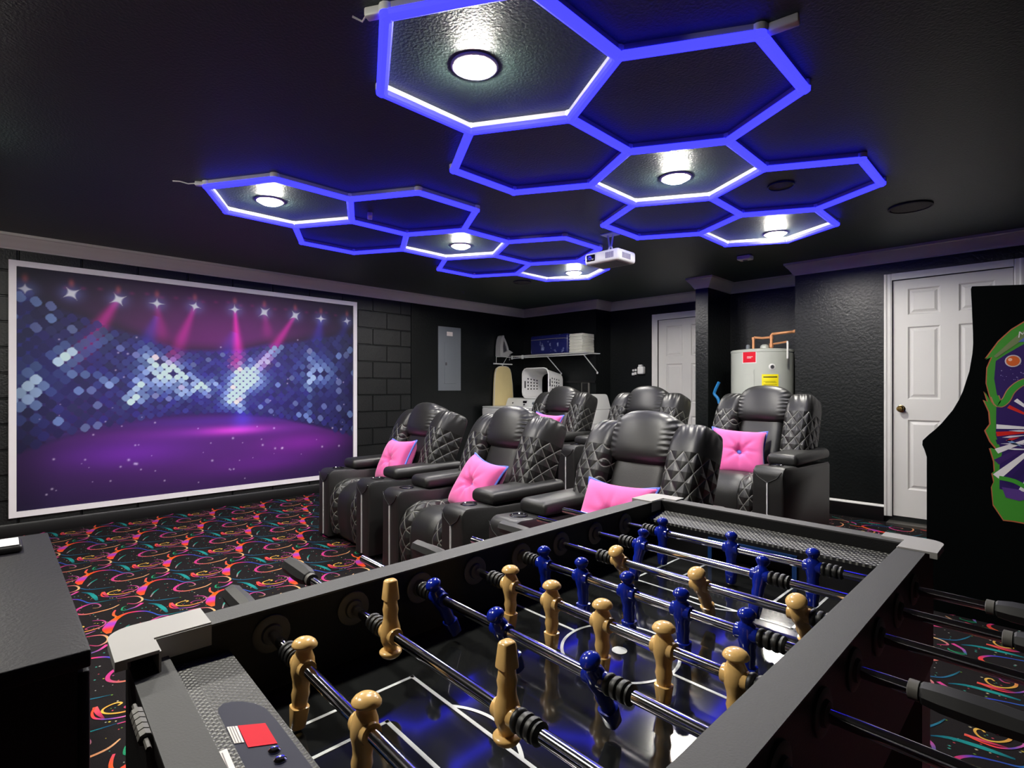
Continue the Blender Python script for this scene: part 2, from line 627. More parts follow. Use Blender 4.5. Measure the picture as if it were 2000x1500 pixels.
mb = MB()
carpet(mb, -6.0, XR+.1, YF-.1, 6.7, 0, skip=lambda x, y: x < XL+.02 or y > 6.5 or (y > 5.70 and x > -2.8) or x > XR-.02 or y < YF+.02 or (-4.1 < x < -1.2 and 3.3 < y < 4.6))
struct(mb.build('floor', 'carpet', smooth=0, fixn=False))

mb = MB().box(-6.0, XR+.1, YF-.1, 6.7, CZ, CZ+.1)
struct(mb.build('ceiling', 'ceil', smooth=0))

# ---- walls
mb = MB().box(-6.0, XL-.008, YF-.1, 6.3, 0, CZ)
wl = struct(mb.build('wall_left', 'wall', smooth=0))
MB().box(XL-.008, XL+.006, 4.067, 4.163, .0, 2.31).build('board', 'wall', wl, smooth=0)
MB().box(XL-.008, XL, 4.163, 6.19, 0, 2.31).build('panel', 'wall', wl, smooth=0)
bcache = {}
def block(y0, y1, z0, z1):
    key = (round(y1-y0, 3), round(z1-z0, 3))
    if key not in bcache:
        a, b = key
        e = .006
        m = MB()
        P = [(0, 0, 0), (0, a, 0), (0, a, b), (0, 0, b), (.011, e, e), (.011, a-e, e), (.011, a-e, b-e), (.011, e, b-e)]
        m.add(P, [(4, 5, 6, 7), (0, 1, 5, 4), (1, 2, 6, 5), (2, 3, 7, 6), (3, 0, 4, 7)])
        bcache[key] = m.mesh('block', 'block', 0)
    inst(bcache[key], 'block', wl, Matrix.Translation((XL-.008, y0, z0)))
for k in range(-1, 11):
    z0 = .081+.2032*k
    z1 = min(z0+.2032, 2.31)-.004
    z0 = max(z0, .0)+.004
    if z1-z0 < .02:
        continue
    first = 3.504 if k % 2 == 0 else 3.70
    for n in range(-10, 2):
        y0 = first+.4*n+.004
        y1 = min(first+.4*(n+1)-.004, 4.064)
        if y1-y0 < .03 or y1 < -.75:
            continue
        if y0 > .27 and y1 < 3.26 and z0 > .17 and z1 < 2.18:
            continue        # wholly behind the mural
        block(y0, y1, z0, z1)

struct(MB().box(-5.96, -4.48, 6.19, 6.29, 0, CZ).box(-4.58, -4.48, 6.29, 6.64, 0, CZ).build('wall_back', 'wall', smooth=0))
D2L, D2R, D2T = -3.725, -2.915, 2.09
struct(MB().box(-4.48, D2L, 6.54, 6.64, 0, CZ).box(D2R, -2.65, 6.54, 6.64, 0, CZ).box(D2L, D2R, 6.54, 6.64, D2T, CZ).build('wall_recess', 'wall', smooth=0))
struct(MB().box(-2.80, -2.655, 5.74, 6.54, 0, CZ).build('wall_column', 'wall', smooth=0))
struct(MB().box(-2.655, -1.67, 6.32, 6.42, 0, CZ).build('wall_alcove', 'wall', smooth=0))
D1L, D1R, D1B, D1T = -.978, -.192, .055, 2.125
struct(MB().box(-1.77, D1L, 5.74, 5.84, 0, CZ).box(-1.77, -1.67, 5.84, 6.32, 0, CZ).box(D1R, XR, 5.74, 5.84, 0, CZ)
       .box(D1L, D1R, 5.74, 5.84, D1T, CZ).box(D1L, D1R, 5.74, 5.84, 0, D1B).build('wall_entry', 'wall', smooth=0))
struct(MB().box(XR, XR+.1, YF-.1, 6.7, 0, CZ).build('wall_right', 'wall', smooth=0))
struct(MB().box(-6.0, XR, YF-.1, YF, 0, CZ).build('wall_front', 'wall', smooth=0))
struct(MB().box(D1L-.02, D1R+.02, 5.60, 5.739, 0, .022).build('trim_2', 'thresh', smooth=0))

# ---- crown moulding
def sweep(path, prof, name, mat):
    mb = MB()
    n = len(path)
    offs = []
    for i in range(n):
        p = Vector(path[i])
        ds = []
        if i > 0:
            ds.append((p-Vector(path[i-1])).normalized())
        if i < n-1:
            ds.append((Vector(path[i+1])-p).normalized())
        ns = [Vector((d.y, -d.x)) for d in ds]      # inward normal
        if len(ns) == 1:
            o = ns[0]
        else:
            o = (ns[0]+ns[1])
            o = o/(1+ns[0].dot(ns[1]))
        offs.append(o)
    m = len(prof)
    vs = []
    for i in range(n):
        for d, z in prof:
            q = Vector(path[i])+offs[i]*d
            vs.append((q.x, q.y, z))
    fs = []
    for i in range(n-1):
        for k in range(m):
            l = (k+1) % m
            fs.append((i*m+k, i*m+l, (i+1)*m+l, (i+1)*m+k))
    fs.append(tuple(range(m)))
    fs.append(tuple((n-1)*m+k for k in range(m))[::-1])
    mb.add(vs, fs)
    return mb.build(name, mat, smooth=25)
PATH = [(XL, YF), (XL, 6.19), (-4.48, 6.19), (-4.48, 6.54), (-2.80, 6.54), (-2.80, 5.74), (-2.655, 5.74), (-2.655, 6.32), (-1.77, 6.32), (-1.77, 5.74), (XR, 5.74), (XR, YF)]
CP = [(0, CZ-.118), (.010, CZ-.118), (.014, CZ-.106), (.020, CZ-.100), (.030, CZ-.082), (.048, CZ-.055), (.066, CZ-.036), (.070, CZ-.026), (.080, CZ-.020), (.082, CZ), (0, CZ)]
struct(sweep(PATH, CP, 'trim_1', 'white'))
# ---- baseboards
BP = [(0, 0), (.016, 0), (.016, .085), (.010, .10), (0, .10)]
struct(sweep([(XL, YF), (XL, 6.19), (-4.48, 6.19), (-4.48, 6.54), (-3.81, 6.54)], BP, 'baseboard_left', 'blackbase'))
struct(sweep([(-1.77, 6.32), (-1.77, 5.74), (-1.036, 5.74)], [(0, 0), (.016, 0), (.016, .125), (0, .125)], 'baseboard_back', 'blackbase'))
struct(sweep([(-1.77, 5.74), (-1.036, 5.74)], [(0, .125), (.017, .125), (.019, .13), (.010, .145), (0, .147)], 'trim_3', 'white'))

# ---- doors
def door(name, L, Rr, B, T, Y, cas, panels, knob=None):
    d = bpy.data.objects.new(name, None)
    COL.objects.link(d)
    d.location = ((L+Rr)/2, Y, B)
    ORG[d.name] = tuple(d.location)
    d['kind'] = 'structure'
    c = MB()
    for s in (0, 1):
        x0, x1 = (L-cas, L) if s == 0 else (Rr, Rr+cas)
        a, b = (x0, x1) if s == 0 else (x1, x0)
        pf = [(a, 0), (a, -.017), (a+(b-a)*.25, -.019), (a+(b-a)*.45, -.012), (b-(b-a)*.2, -.012), (b, -.008), (b, 0)]
        c.prism([(p[0], Y+p[1]) for p in pf], B, T+cas*(1 if s == 0 else 1))
    c.box(L, Rr, Y-.017, Y, T, T+cas)
    c.box(L, Rr, Y-.012, Y-.0, T-.0, T)
    c.build('casing', 'white', d, smooth=0)
    # slab with recessed fields
    m = MB()
    yf = Y+.018
    W = Rr-L
    xs = sorted({L+.004, Rr-.004, *[p[0] for p in panels], *[p[1] for p in panels]})
    zs = sorted({B+.006, T-.004, *[p[2] for p in panels], *[p[3] for p in panels]})
    for i in range(len(xs)-1):
        for j in range(len(zs)-1):
            cx, cz = (xs[i]+xs[i+1])/2, (zs[j]+zs[j+1])/2
            if any(p[0] < cx < p[1] and p[2] < cz < p[3] for p in panels):
                continue
            m.add([(xs[i], yf, zs[j]), (xs[i+1], yf, zs[j]), (xs[i+1], yf, zs[j+1]), (xs[i], yf, zs[j+1])], [(0, 1, 2, 3)])
    m.box(L+.004, Rr-.004, yf+.013, yf+.035, B+.006, T-.004)
    sl = m.build('door_slab', 'white', d, smooth=0)
    for p in panels:
        q = MB()
        rings = []
        for ins, dep in ((0, 0), (.012, .012), (.020, .012), (.040, .003), (.041, .003)):
            rings.append([(p[0]+ins, yf+dep, p[2]+ins), (p[1]-ins, yf+dep, p[2]+ins), (p[1]-ins, yf+dep, p[3]-ins), (p[0]+ins, yf+dep, p[3]-ins)])
        vs = [v for r in rings for v in r]
        fs = [(i*4+k, i*4+(k+1) % 4, i*4+4+(k+1) % 4, i*4+4+k) for i in range(4) for k in range(4)]+[(16, 17, 18, 19)]
        q.add(vs, fs)
        q.build('door_panel', 'white', d, smooth=0)
    if knob:
        kx, kz = knob
        Mx = Matrix.Translation((kx, yf, kz)) @ Matrix.Rotation(R(90), 4, 'X')
        k = MB().lathe([(.031, 0), (.031, .004), (.024, .007), (.011, .010), (.010, .026), (.020, .032), (.027, .042), (.027, .052), (.018, .060), (0.0001, .061)], 20, Mx)
        k.build('door_knob', 'brass', d)
    return d
P1 = [(x0, x1, z0, z1) for x0, x1 in ((-.868, -.645), (-.525, -.302)) for z0, z1 in ((1.815, 2.04), (1.085, 1.71), (.30, .905))]
door('door_1', D1L, D1R, D1B, D1T, 5.74, .057, P1, (-.915, 1.0))
P2 = [(x0, x1, z0, z1) for x0, x1 in ((-3.61, -3.38), (-3.26, -3.03)) for z0, z1 in ((1.60, 2.0), (.99, 1.50), (.25, .82))]
door('door_2', D2L, D2R, 0, D2T, 6.54, .078, P2)

# ---- riser under the back row of seats
mb = MB()
carpet(mb, -4.22, -1.12, 3.30, 4.62, .14)
o = mb.build('seating_riser', 'carpet', smooth=0, fixn=False)
tag(o, 'low carpeted riser platform under the back row of recliners', 'platform')

# ================================================================== MURAL
MY0, MY1, MZ0, MZ1 = .247, 3.281, .148, 2.198
mu = thing('stage_mural', 'large printed mural of a purple stage with spotlights in a white frame', 'mural', (XL+.01, (MY0+MY1)/2, MZ0))
fw = .046
xa, xb = XL+.003, XL+.026
MB().prism([(MY0, MZ1), (MY1, MZ1), (MY1-fw, MZ1-fw), (MY0+fw, MZ1-fw)], xa, xb, 'x').build('frame_rail', 'framewhite', mu, 0)
MB().prism([(MY0, MZ0), (MY0+fw, MZ0+fw), (MY1-fw, MZ0+fw), (MY1, MZ0)], xa, xb, 'x').build('frame_rail', 'framewhite', mu, 0)
MB().prism([(MY0, MZ0), (MY0, MZ1), (MY0+fw, MZ1-fw), (MY0+fw, MZ0+fw)], xa, xb, 'x').build('frame_rail', 'framewhite', mu, 0)
MB().prism([(MY1, MZ0), (MY1-fw, MZ0+fw), (MY1-fw, MZ1-fw), (MY1, MZ1)], xa, xb, 'x').build('frame_rail', 'framewhite', mu, 0)
def mural_print():
    ny, nz = 560, 380
    y = np.linspace(MY0+fw*.9, MY1-fw*.9, ny+1)
    z = np.linspace(MZ0+fw*.9, MZ1-fw*.9, nz+1)
    Y, Z = np.meshgrid(y, z, indexing='ij')
    rs = np.random.RandomState(3)
    def sm(a, b, x):
        t = np.clip((x-a)/(b-a), 0, 1)
        return t*t*(3-2*t)
    def gl(cy, cz, sy, sz):
        return np.exp(-(((Y-cy)/sy)**2+((Z-cz)/sz)**2))
    C = np.zeros(Y.shape+(3,))
    def addc(mask, c):
        C[...] += mask[..., None]*np.array(c)
    top = np.interp(Y, [.29, .416, .566, .85, 1.037, 1.32, 1.47, 1.8, 2.02, 2.24, 2.54, 2.97, 3.25], [2.1, 1.93, 1.84, 1.74, 1.67, 1.59, 1.54, 1.545, 1.575, 1.64, 1.68, 1.77, 1.83])
    bot = np.interp(Y, [.29, .65, 1.04, 1.32, 1.63, 1.97, 2.34, 2.75, 3.25], [.66, .79, .88, .92, .936, .916, .874, .765, .63])
    # base tones
    addc(np.ones_like(Y), (.012, .010, .040))
    addc(gl(1.7, 1.62, .85, .45)*sm(-.05, .12, Z-top), (.13, .005, .12))
    addc(gl(2.2, 1.75, .7, .4)*sm(-.05, .12, Z-top), (.05, .002, .06))
    inside = sm(-.03, .03, top-Z)*sm(-.03, .03, Z-bot)
    addc(inside*gl(1.6, 1.25, 1.1, .55), (.03, .012, .20))
    addc(inside*gl(2.1, 1.25, .45, .4), (.05, .02, .32))
    addc(inside*gl(2.85, 1.3, .35, .4), (.02, .02, .20))
    addc(inside*gl(.35, 1.25, .3, .35), (.01, .03, .20))
    addc(inside*gl(.8, .95, .5, .3), (.05, .01, .09))
    # stage floor
    fl = sm(-.02, .03, bot-Z)
    addc(fl*gl(1.75, .62, 1.3, .38), (.10, .012, .20))
    addc(fl*gl(1.05, .60, .42, .11), (.085, .006, .24))
    addc(fl*gl(2.62, .585, .42, .10), (.15, .004, .21))
    addc(fl*gl(1.9, .755, .8, .055), (.16, .015, .30))
    addc(fl*gl(1.93, .755, .26, .035), (.55, .03, .35))
    addc(fl*gl(2.25, .40, .5, .09), (.06, .002, .11))
    addc(fl*gl(1.9, .86, .8, .05), (.03, .01, .20))
    # beams
    def beam(y0, z0, y1, z1, w0, w1, c, a=1):
        dy, dz = y1-y0, z1-z0
        L = math.hypot(dy, dz)
        t = ((Y-y0)*dy+(Z-z0)*dz)/L/L
        d = ((Y-y0)*-dz+(Z-z0)*dy)/L
        wv = w0+(w1-w0)*np.clip(t, 0, 1.4)
        mk = np.exp(-(d/wv)**2)*sm(0, .04, t)*(1-sm(.55, 1.25, t))
        addc(mk*a, c)
    mag = (.62, .01, .32)
    beam(.956, 1.96, .66, 1.40, .02, .085, mag, .7)
    beam(1.249, 1.96, 1.30, 1.60, .015, .07, mag, .35)
    beam(1.565, 1.968, 1.40, 1.50, .015, .06, mag, .6)
    beam(1.926, 1.975, 1.965, 1.42, .012, .055, mag, 1.2)
    beam(2.543, 1.973, 2.20, 1.42, .015, .06, mag, .8)
    beam(2.216, 1.976, 2.26, 1.7, .015, .07, mag, .3)
    blu = (.02, .03, .42)
    beam(.344, 1.978, .33, 1.3, .03, .13, blu, .9)
    beam(1.252, 1.85, 1.13, 1.45, .02, .09, blu, .6)
    beam(1.926, 1.75, 1.83, 1.45, .03, .10, blu, .6)
    beam(2.838, 1.965, 2.75, 1.45, .02, .12, blu, .6)
    beam(3.158, 1.966, 3.0, 1.5, .02, .1, blu, .35)
    beam(2.0, 1.0, 2.0, .75, .06, .12, blu, .9)
    # honeycomb of round lamps
    t = (Y-1.78)/1.5
    scl = .029+.027*np.abs(t)**1.4
    V = (Z-1.25)/scl
    yy = np.linspace(MY0, MY1, 2001)
    ptc = .064+.036*np.abs((yy-1.78)/1.5)**1.4
    cu = np.concatenate([[0], np.cumsum((1/ptc[1:]+1/ptc[:-1])/2*(yy[1]-yy[0]))])
    cu -= np.interp(1.78, yy, cu)
    U = np.interp(Y, yy, cu)
    def pitch(c):
        return .064+.036*np.abs((c-1.78)/1.5)**1.4
    def rows(c):
        return .029+.027*np.abs((c-1.78)/1.5)**1.4
    best = None
    for off in (0, 1):
        iu0 = np.round(U-off*.5)+off*.5
        for du in (-1, 0, 1):
            iu_ = iu0+du
            cy_ = np.interp(iu_, cu, yy)
            sc_ = rows(cy_)
            iv_ = np.round(((Z-1.25)/sc_-off)/2)*2+off
            dd = ((Y-cy_)/(.455*pitch(cy_)))**2+((Z-1.25-iv_*sc_)/(.90*sc_))**2
            if best is None:
                best = [dd, iu_, iv_, cy_, 1.25+iv_*sc_]
            else:
                m_ = dd < best[0]
                for q_, val in enumerate((dd, iu_, iv_, cy_, 1.25+iv_*sc_)):
                    best[q_] = np.where(m_, val, best[q_])
    d, iu, iv, cy, cz = best
    h = np.sin(iu*127.1+iv*311.7)*43758.5453
    h = h-np.floor(h)
    h2 = np.sin(iu*269.5+iv*183.3)*24634.6345
    h2 = h2-np.floor(h2)
    disc = 1-sm(.78, .98, np.sqrt(d))
    tc = np.interp(cy, [.29, .416, .566, .85, 1.037, 1.32, 1.47, 1.8, 2.02, 2.24, 2.54, 2.97, 3.25], [2.1, 1.93, 1.84, 1.74, 1.67, 1.59, 1.54, 1.545, 1.575, 1.64, 1.68, 1.77, 1.83])
    bc = np.interp(cy, [.29, .65, 1.04, 1.32, 1.63, 1.97, 2.34, 2.75, 3.25], [.66, .79, .88, .92, .936, .916, .874, .765, .63])
    ins = ((cz < tc-.02) & (cz > bc+.01)).astype(float)
    def g2(y0, z0, sy, sz):
        return np.exp(-(((cy-y0)/sy)**2+((cz-z0)/sz)**2))
    def seg(y0, z0, y1, z1, wd):
        dy, dz = y1-y0, z1-z0
        L2 = dy*dy+dz*dz
        tt = np.clip(((cy-y0)*dy+(cz-z0)*dz)/L2, 0, 1)
        return np.exp(-(((cy-y0-tt*dy)**2+(cz-z0-tt*dz)**2)/wd**2))
    br = .10+.10*h
    bright = 1.1*seg(.33, 1.16, .62, 1.47, .055)*(h2 > .15) + .8*g2(.36, 1.12, .11, .16)*(h > .3)
    bright += .5*seg(.62, 1.47, .86, 1.62, .07)*.5+.45*seg(.6, 1.3, 1.0, 1.22, .04)*(h > .35)
    bright += 1.2*g2(1.30, 1.30, .17, .14)*(h > .12)+1.1*seg(1.03, 1.06, 1.13, 1.20, .035)+.9*seg(1.05, 1.08, 1.16, 1.08, .03)
    bright += .9*seg(1.25, 1.42, 1.65, 1.18, .055)*(h > .2)+.8*seg(1.45, 1.13, 1.75, 1.22, .05)*(h2 > .3)+.6*g2(1.17, 1.47, .05, .12)
    bright += 1.4*seg(1.9, 1.08, 2.02, 1.30, .085)+1.3*g2(2.06, 1.27, .16, .10)+.9*seg(2.1, 1.36, 2.36, 1.62, .045)+.7*seg(1.98, 1.0, 2.0, .9, .04)
    bright += .8*g2(2.80, 1.36, .17, .13)*(h > .3)+.7*seg(2.68, 1.12, 2.72, 1.3, .04)*(h2 > .2)+.5*g2(2.72, 1.53, .05, .06)+.5*g2(2.7, .95, .03, .06)
    bright += .5*(h > .955)+.35*(h2 > .95)
    bright = np.clip(bright, 0, 1.25)
    warm = (h2 > .95).astype(float)
    lampc = np.stack([.10+.42*bright+.3*warm*bright, .30+.45*bright, .85+.15*bright], -1)
    lampc = lampc*bright[..., None]
    base = np.stack([.060+.02*h2, .045+.05*h2, .36+.12*h], -1)*(br*3.4)[..., None]
    edge = .30+.70*np.exp(-((cy-1.75)/1.15)**2)
    col = lampc*.85+base*edge[..., None]*1.15
    red = seg(1.956, 1.5, 1.93, 1.42, .05)+.6*seg(1.40, 1.50, 1.37, 1.44, .05)+.6*seg(2.25, 1.50, 2.18, 1.42, .05)
    col = col+red[..., None]*np.array((.5, .02, .2))
    mk = (disc*ins)[..., None]
    C[...] = C*(1-mk*.9)+col*mk
    C[...] *= 1-.35*((inside*(1-disc)))[..., None]
    # spotlights: four pointed stars
    rot = [0, 35, 30, 0, -15, 5, 40, 35, 0, 12]
    for i, (sy, sz) in enumerate([(.344, 1.978), (.636, 1.977), (.96, 1.964), (1.252, 1.96), (1.565, 1.968), (1.926, 1.975), (2.216, 1.976), (2.543, 1.973), (2.838, 1.965), (3.158, 1.966)]):
        a = R(rot[i])
        k = 1.15 if i in (1, 2, 6, 7) else .9
        dy = (Y-sy)*math.cos(a)+(Z-sz)*math.sin(a)
        dz = -(Y-sy)*math.sin(a)+(Z-sz)*math.cos(a)
        q = np.sqrt(np.abs(dy)/(.085*k))+np.sqrt(np.abs(dz)/(.075*k))
        st = 1-sm(.72, 1.02, q)
        C[...] = C*(1-st[..., None])+st[..., None]*np.array((.86, .88, .92))
        addc(gl(sy, sz, .07, .06), (.10, .12, .34))
        addc(gl(sy+.0, sz+.085, .018, .03), (.32, .06, .04))
    for k in range(22):
        sy = .6+.115*k
        addc(gl(sy, 2.02+.01*((k*7) % 3), .02, .014), (.10, .0, .04))
    # floating sparks
    for k in range(80):
        sy = rs.uniform(MY0+.1, MY1-.1)
        sz = rs.uniform(.22, 1.75) if k % 3 else rs.uniform(.25, .85)
        r = rs.uniform(.003, .007)
        if k % 6 == 0:
            r = .009
        addc(gl(sy, sz, r, r), (.5, .42, .62))
    vg = sm(0, .35, Y-MY0)*.45+.55
    C[...] *= (vg*(sm(0, .30, MY1-Y)*.4+.6)*(sm(0, .45, MZ1-Z+.06)*.35+.65))[..., None]
    C[...] = np.clip(C*1.0, 0, 1)
    X = np.full_like(Y, XL+.012)
    co = np.stack([X-mu.location.x, Y-mu.location.y, Z-mu.location.z], -1).reshape(-1, 3)
    idx = np.arange((ny+1)*(nz+1)).reshape(ny+1, nz+1)
    F = np.stack([idx[:-1, :-1], idx[1:, :-1], idx[1:, 1:], idx[:-1, 1:]], -1).reshape(-1, 4)
    me = bpy.data.meshes.new('print')
    me.vertices.add(len(co))
    me.vertices.foreach_set('co', co.astype(np.float32).ravel())
    me.loops.add(F.size)
    me.loops.foreach_set('vertex_index', F.astype(np.int32).ravel())
    me.polygons.add(len(F))
    me.polygons.foreach_set('loop_start', np.arange(0, F.size, 4, dtype=np.int32))
    me.update(calc_edges=True)
    ca = me.color_attributes.new('Col', 'FLOAT_COLOR', 'POINT')
    ca.data.foreach_set('color', np.concatenate([C.reshape(-1, 3), np.ones((len(co), 1))], 1).astype(np.float32).ravel())
    me.materials.append(MT['print'])
    me.validate()
    o = bpy.data.objects.new('print', me)
    COL.objects.link(o)
    o.parent = mu
mural_print()

# ================================================================== CEILING LIGHTS
HS = .467
def honeycomb(cx, cy, label):
    t = thing('honeycomb_light', label, 'light', (cx, cy+1.4, CZ), group='blue honeycomb tube lights on the ceiling')
    w = HS*math.sqrt(3)
    ctr = [(0, 0), (w/2, 1.5*HS), (-w/2, 1.5*HS), (0, 3*HS), (w/2, 4.5*HS), (-w/2, 4.5*HS), (0, 6*HS)]
    ed = {}
    vt = {}
    for a, b in ctr:
        P = [(cx+a+HS*math.sin(R(60*k)), cy+b+HS*math.cos(R(60*k))) for k in range(6)]
        for k in range(6):
            p, q = P[k], P[(k+1) % 6]
            kp, kq = tuple(round(x, 2) for x in p), tuple(round(x, 2) for x in q)
            ed.setdefault(tuple(sorted((kp, kq))), (p, q))
            vt.setdefault(kp, p)
    L = HS-.030
    hm = MB().box(-L/2, L/2, -.0145, .0145, -.024, 0).mesh('housing', 'housing', 0)
    dm = MB().prism([(-.0225, -.030), (-.018, -.041), (-.008, -.047), (.008, -.047), (.018, -.041), (.0225, -.030), (.019, -.023), (-.019, -.023)], -L/2, L/2, 'x').mesh('tube', 'tubeblue', 0)
    cm = MB().lathe([(.024, -.026), (.026, -.022), (.026, -.002), (.022, 0)], 12).mesh('connector', 'whiteplastic')
    jm = MB().lathe([(.014, -.047), (.0235, -.040), (.0245, -.026)], 12).mesh('joint_light', 'tubeblue')
    o = Vector(t.location)
    for p, q in ed.values():
        mid = Vector(((p[0]+q[0])/2, (p[1]+q[1])/2, CZ))-o
        a = math.atan2(q[1]-p[1], q[0]-p[0])
        Mx = Matrix.Translation(mid) @ Matrix.Rotation(a, 4, 'Z')
        h = inst(hm, 'tube_housing', t, Mx)
        inst(dm, 'light_tube', h, Matrix())
    for p in vt.values():
        c = inst(cm, 'connector', t, Matrix.Translation(Vector((p[0], p[1], CZ))-o))
        inst(jm, 'joint_light', c, Matrix())
    return t
h1 = honeycomb(-1.50, 1.415, 'blue hexagon tube light cluster hanging over the football table')
h2 = honeycomb(-3.53, 1.475, 'blue hexagon tube light cluster nearer the stage mural')

lamp_lab = ['ceiling downlight in the big hexagon over the football table', 'ceiling downlight in the middle hexagon of the cluster over the table',
            'ceiling downlight in the far end hexagon before the white panelled door', 'ceiling downlight in the end hexagon above the stage mural',
            'ceiling downlight in the middle hexagon of the cluster by the mural', 'ceiling downlight in the end hexagon beside the projector']
dl = [(-1.545, 1.36), (-1.535, 2.90), (-1.53, 4.50), (-3.60, 1.40), (-3.575, 2.99), (-3.555, 4.52)]
trim_me = MB().lathe([(.090, 0), (.090, -.004), (.084, -.008), (.077, -.008), (.075, -.004), (.074, 0)], 28).mesh('trim_ring', 'white')
lamp_me = MB().lathe([(.0001, -.030), (.030, -.028), (.052, -.022), (.068, -.013), (.075, -.004), (.076, 0)], 28).mesh('diffuser', 'lamp')
for i, (x, y) in enumerate(dl):
    t = thing('downlight', lamp_lab[i], 'lamp', (x, y, CZ), group='warm ceiling downlights')
    inst(trim_me, 'trim_ring', t, Matrix())
    inst(lamp_me, 'diffuser', t, Matrix())
# two unseen lamps of the same type, added behind the camera as fill light
for x, y, lab in ((-1.53, -.2, 'added fill downlight behind the camera, over the table end'), (-3.58, -.2, 'added fill downlight behind the camera, out by the mural wall')):
    t = thing('downlight', lab, 'lamp', (x, y, CZ), group='added fill downlights out of view')
    inst(trim_me, 'trim_ring', t, Matrix())
    inst(lamp_me, 'diffuser', t, Matrix())

def disc(name, x, y, r, lab, mat, cat):
    t = thing(name, lab, cat, (x, y, CZ))
    MB().lathe([(r*.96, 0), (r, -.004), (r, -.010), (r*.9, -.013), (r*.88, -.008)], 32).build('rim', mat, t, org=(0, 0, 0))
    MB().lathe([(r*.86, -.004), (r*.86, -.008), (.0001, -.011)], 32).build('grille', 'speaker', t, org=(0, 0, 0))
    return t
disc('ceiling_speaker', -.66, 4.47, .125, 'round grey ceiling speaker above the white panelled door', 'speaker', 'speaker')
disc('ceiling_speaker', -4.29, 4.50, .105, 'round grey ceiling speaker beside the hexagon lights near laundry', 'speaker', 'speaker')
disc('ceiling_speaker', -1.142, 3.45, .075, 'small dark ceiling disc inside an unlit hexagon', 'ceil', 'speaker')
t = thing('smoke_detector', 'small pale ceiling box behind the far hexagon light', 'detector', (-1.99, 5.07, CZ))
MB().rbox(-.06, .06, -.05, .05, -.04, 0, .012, 2).build('cover', 'whiteplastic', t, org=(0, 0, 0))
MB().lathe([(.02, -.046), (.022, -.038)], 14).build('button', 'grey', t, org=(0, 0, 0))
t = thing('power_adapter', 'pale power adapter box beside the corner of the hexagon light', 'adapter', (-.637, 1.908, CZ), rz=R(8))
MB().rbox(-.06, .06, -.018, .018, -.030, 0, .006, 2).build('case', 'whiteplastic', t, org=(0, 0, 0))
MB().tube([(-.055, 0, -.015), (-.09, .0, -.02), (-.105, -.02, -.03)], .004, 6).build('lead', 'whiteplastic', t, org=(0, 0, 0))
t = thing('power_adapter', 'white plug at the hexagon corner over the mural', 'adapter', (-3.565, .985, CZ), rz=R(60))
MB().rbox(-.03, .03, -.015, .015, -.026, 0, .006, 2).build('case', 'whiteplastic', t, org=(0, 0, 0))
MB().tube([(-.03, 0, -.012), (-.07, .012, -.014), (-.11, .0, -.008), (-.15, .01, -.006)], .0035, 6).build('lead', 'whiteplastic', t, org=(0, 0, 0))
t = thing('power_adapter', 'pale adapter inside a hexagon next to the lit one', 'adapter', (-3.38, 2.00, CZ), rz=R(-30))
MB().rbox(-.05, .05, -.017, .017, -.028, 0, .006, 2).build('case', 'whiteplastic', t, org=(0, 0, 0))
t = thing('power_adapter', 'white plastic plug block at the hexagon corner above the table', 'adapter', (-1.535, .93, CZ), rz=R(30))
MB().rbox(-.035, .03, -.016, .016, -.03, 0, .006, 2).build('case', 'whiteplastic', t, org=(0, 0, 0))
MB().tube([(-.03, 0, -.012), (-.06, .02, -.02), (-.085, .0, -.012)], .0035, 6).build('lead', 'whiteplastic', t, org=(0, 0, 0))
t = thing('sprinkler_head', 'tiny grey ceiling hook above the breaker panel', 'fixture', (-5.26, 4.44, CZ))
MB().lathe([(.022, 0), (.022, -.005), (.008, -.008), (.008, -.022), (.016, -.026), (.0001, -.027)], 12).build('hook', 'grey', t, org=(0, 0, 0))

# ---- projector
pj = thing('projector', 'white ceiling projector hanging by the hexagon lights', 'projector', (-2.47, 3.60, CZ), world=False)
pj.rotation_euler = (0, 0, R(0))
MB().box(-.06, .06, -.05, .05, -.008, 0).build('ceiling_plate', 'whiteplastic', pj)
MB().tube([(-.02, 0, -.006), (-.004, .0, -.10), (-.02, 0, -.145)], .007, 8).tube([(.03, 0, -.006), (.012, .0, -.10), (.03, 0, -.145)], .007, 8).build('mount_arm', 'whiteplastic', pj)
MB().tube([(-.10, -.06, -.148), (0, 0, -.142), (.10, .06, -.148)], .006, 6).tube([(-.10, .06, -.148), (0, 0, -.142), (.10, -.06, -.148)], .006, 6).build('bracket', 'whiteplastic', pj)
body = MB().rbox(-.16, .16, -.125, .125, -.243, -.152, .022, 3).build('housing', 'whiteplastic', pj)
MB().rbox(-.135, -.055, -.131, -.115, -.222, -.170, .006, 2).build('lens_window', 'window', pj)
MB().lathe([(.019, 0), (.019, .006), (.014, .007), (.0001, .003)], 16, Matrix.Translation((-.095, -.1305, -.196)) @ Matrix.Rotation(R(90), 4, 'X')).build('lens', 'chrome', pj)
v = MB()
for k in range(7):
    v.box(.045+.011*k, .0505+.011*k, -.128, -.12, -.220, -.175)
v.build('vent_grille', 'vent', pj, 0)
v = MB()
for k in range(9):
    v.box(.157, .1625, -.07+.013*k, -.0635+.013*k, -.222, -.180)
v.build('side_grille', 'vent', pj, 0)
MB().box(-.12, .12, -.09, .09, -.2455, -.243).build('base_panel', 'grey', pj, 0)

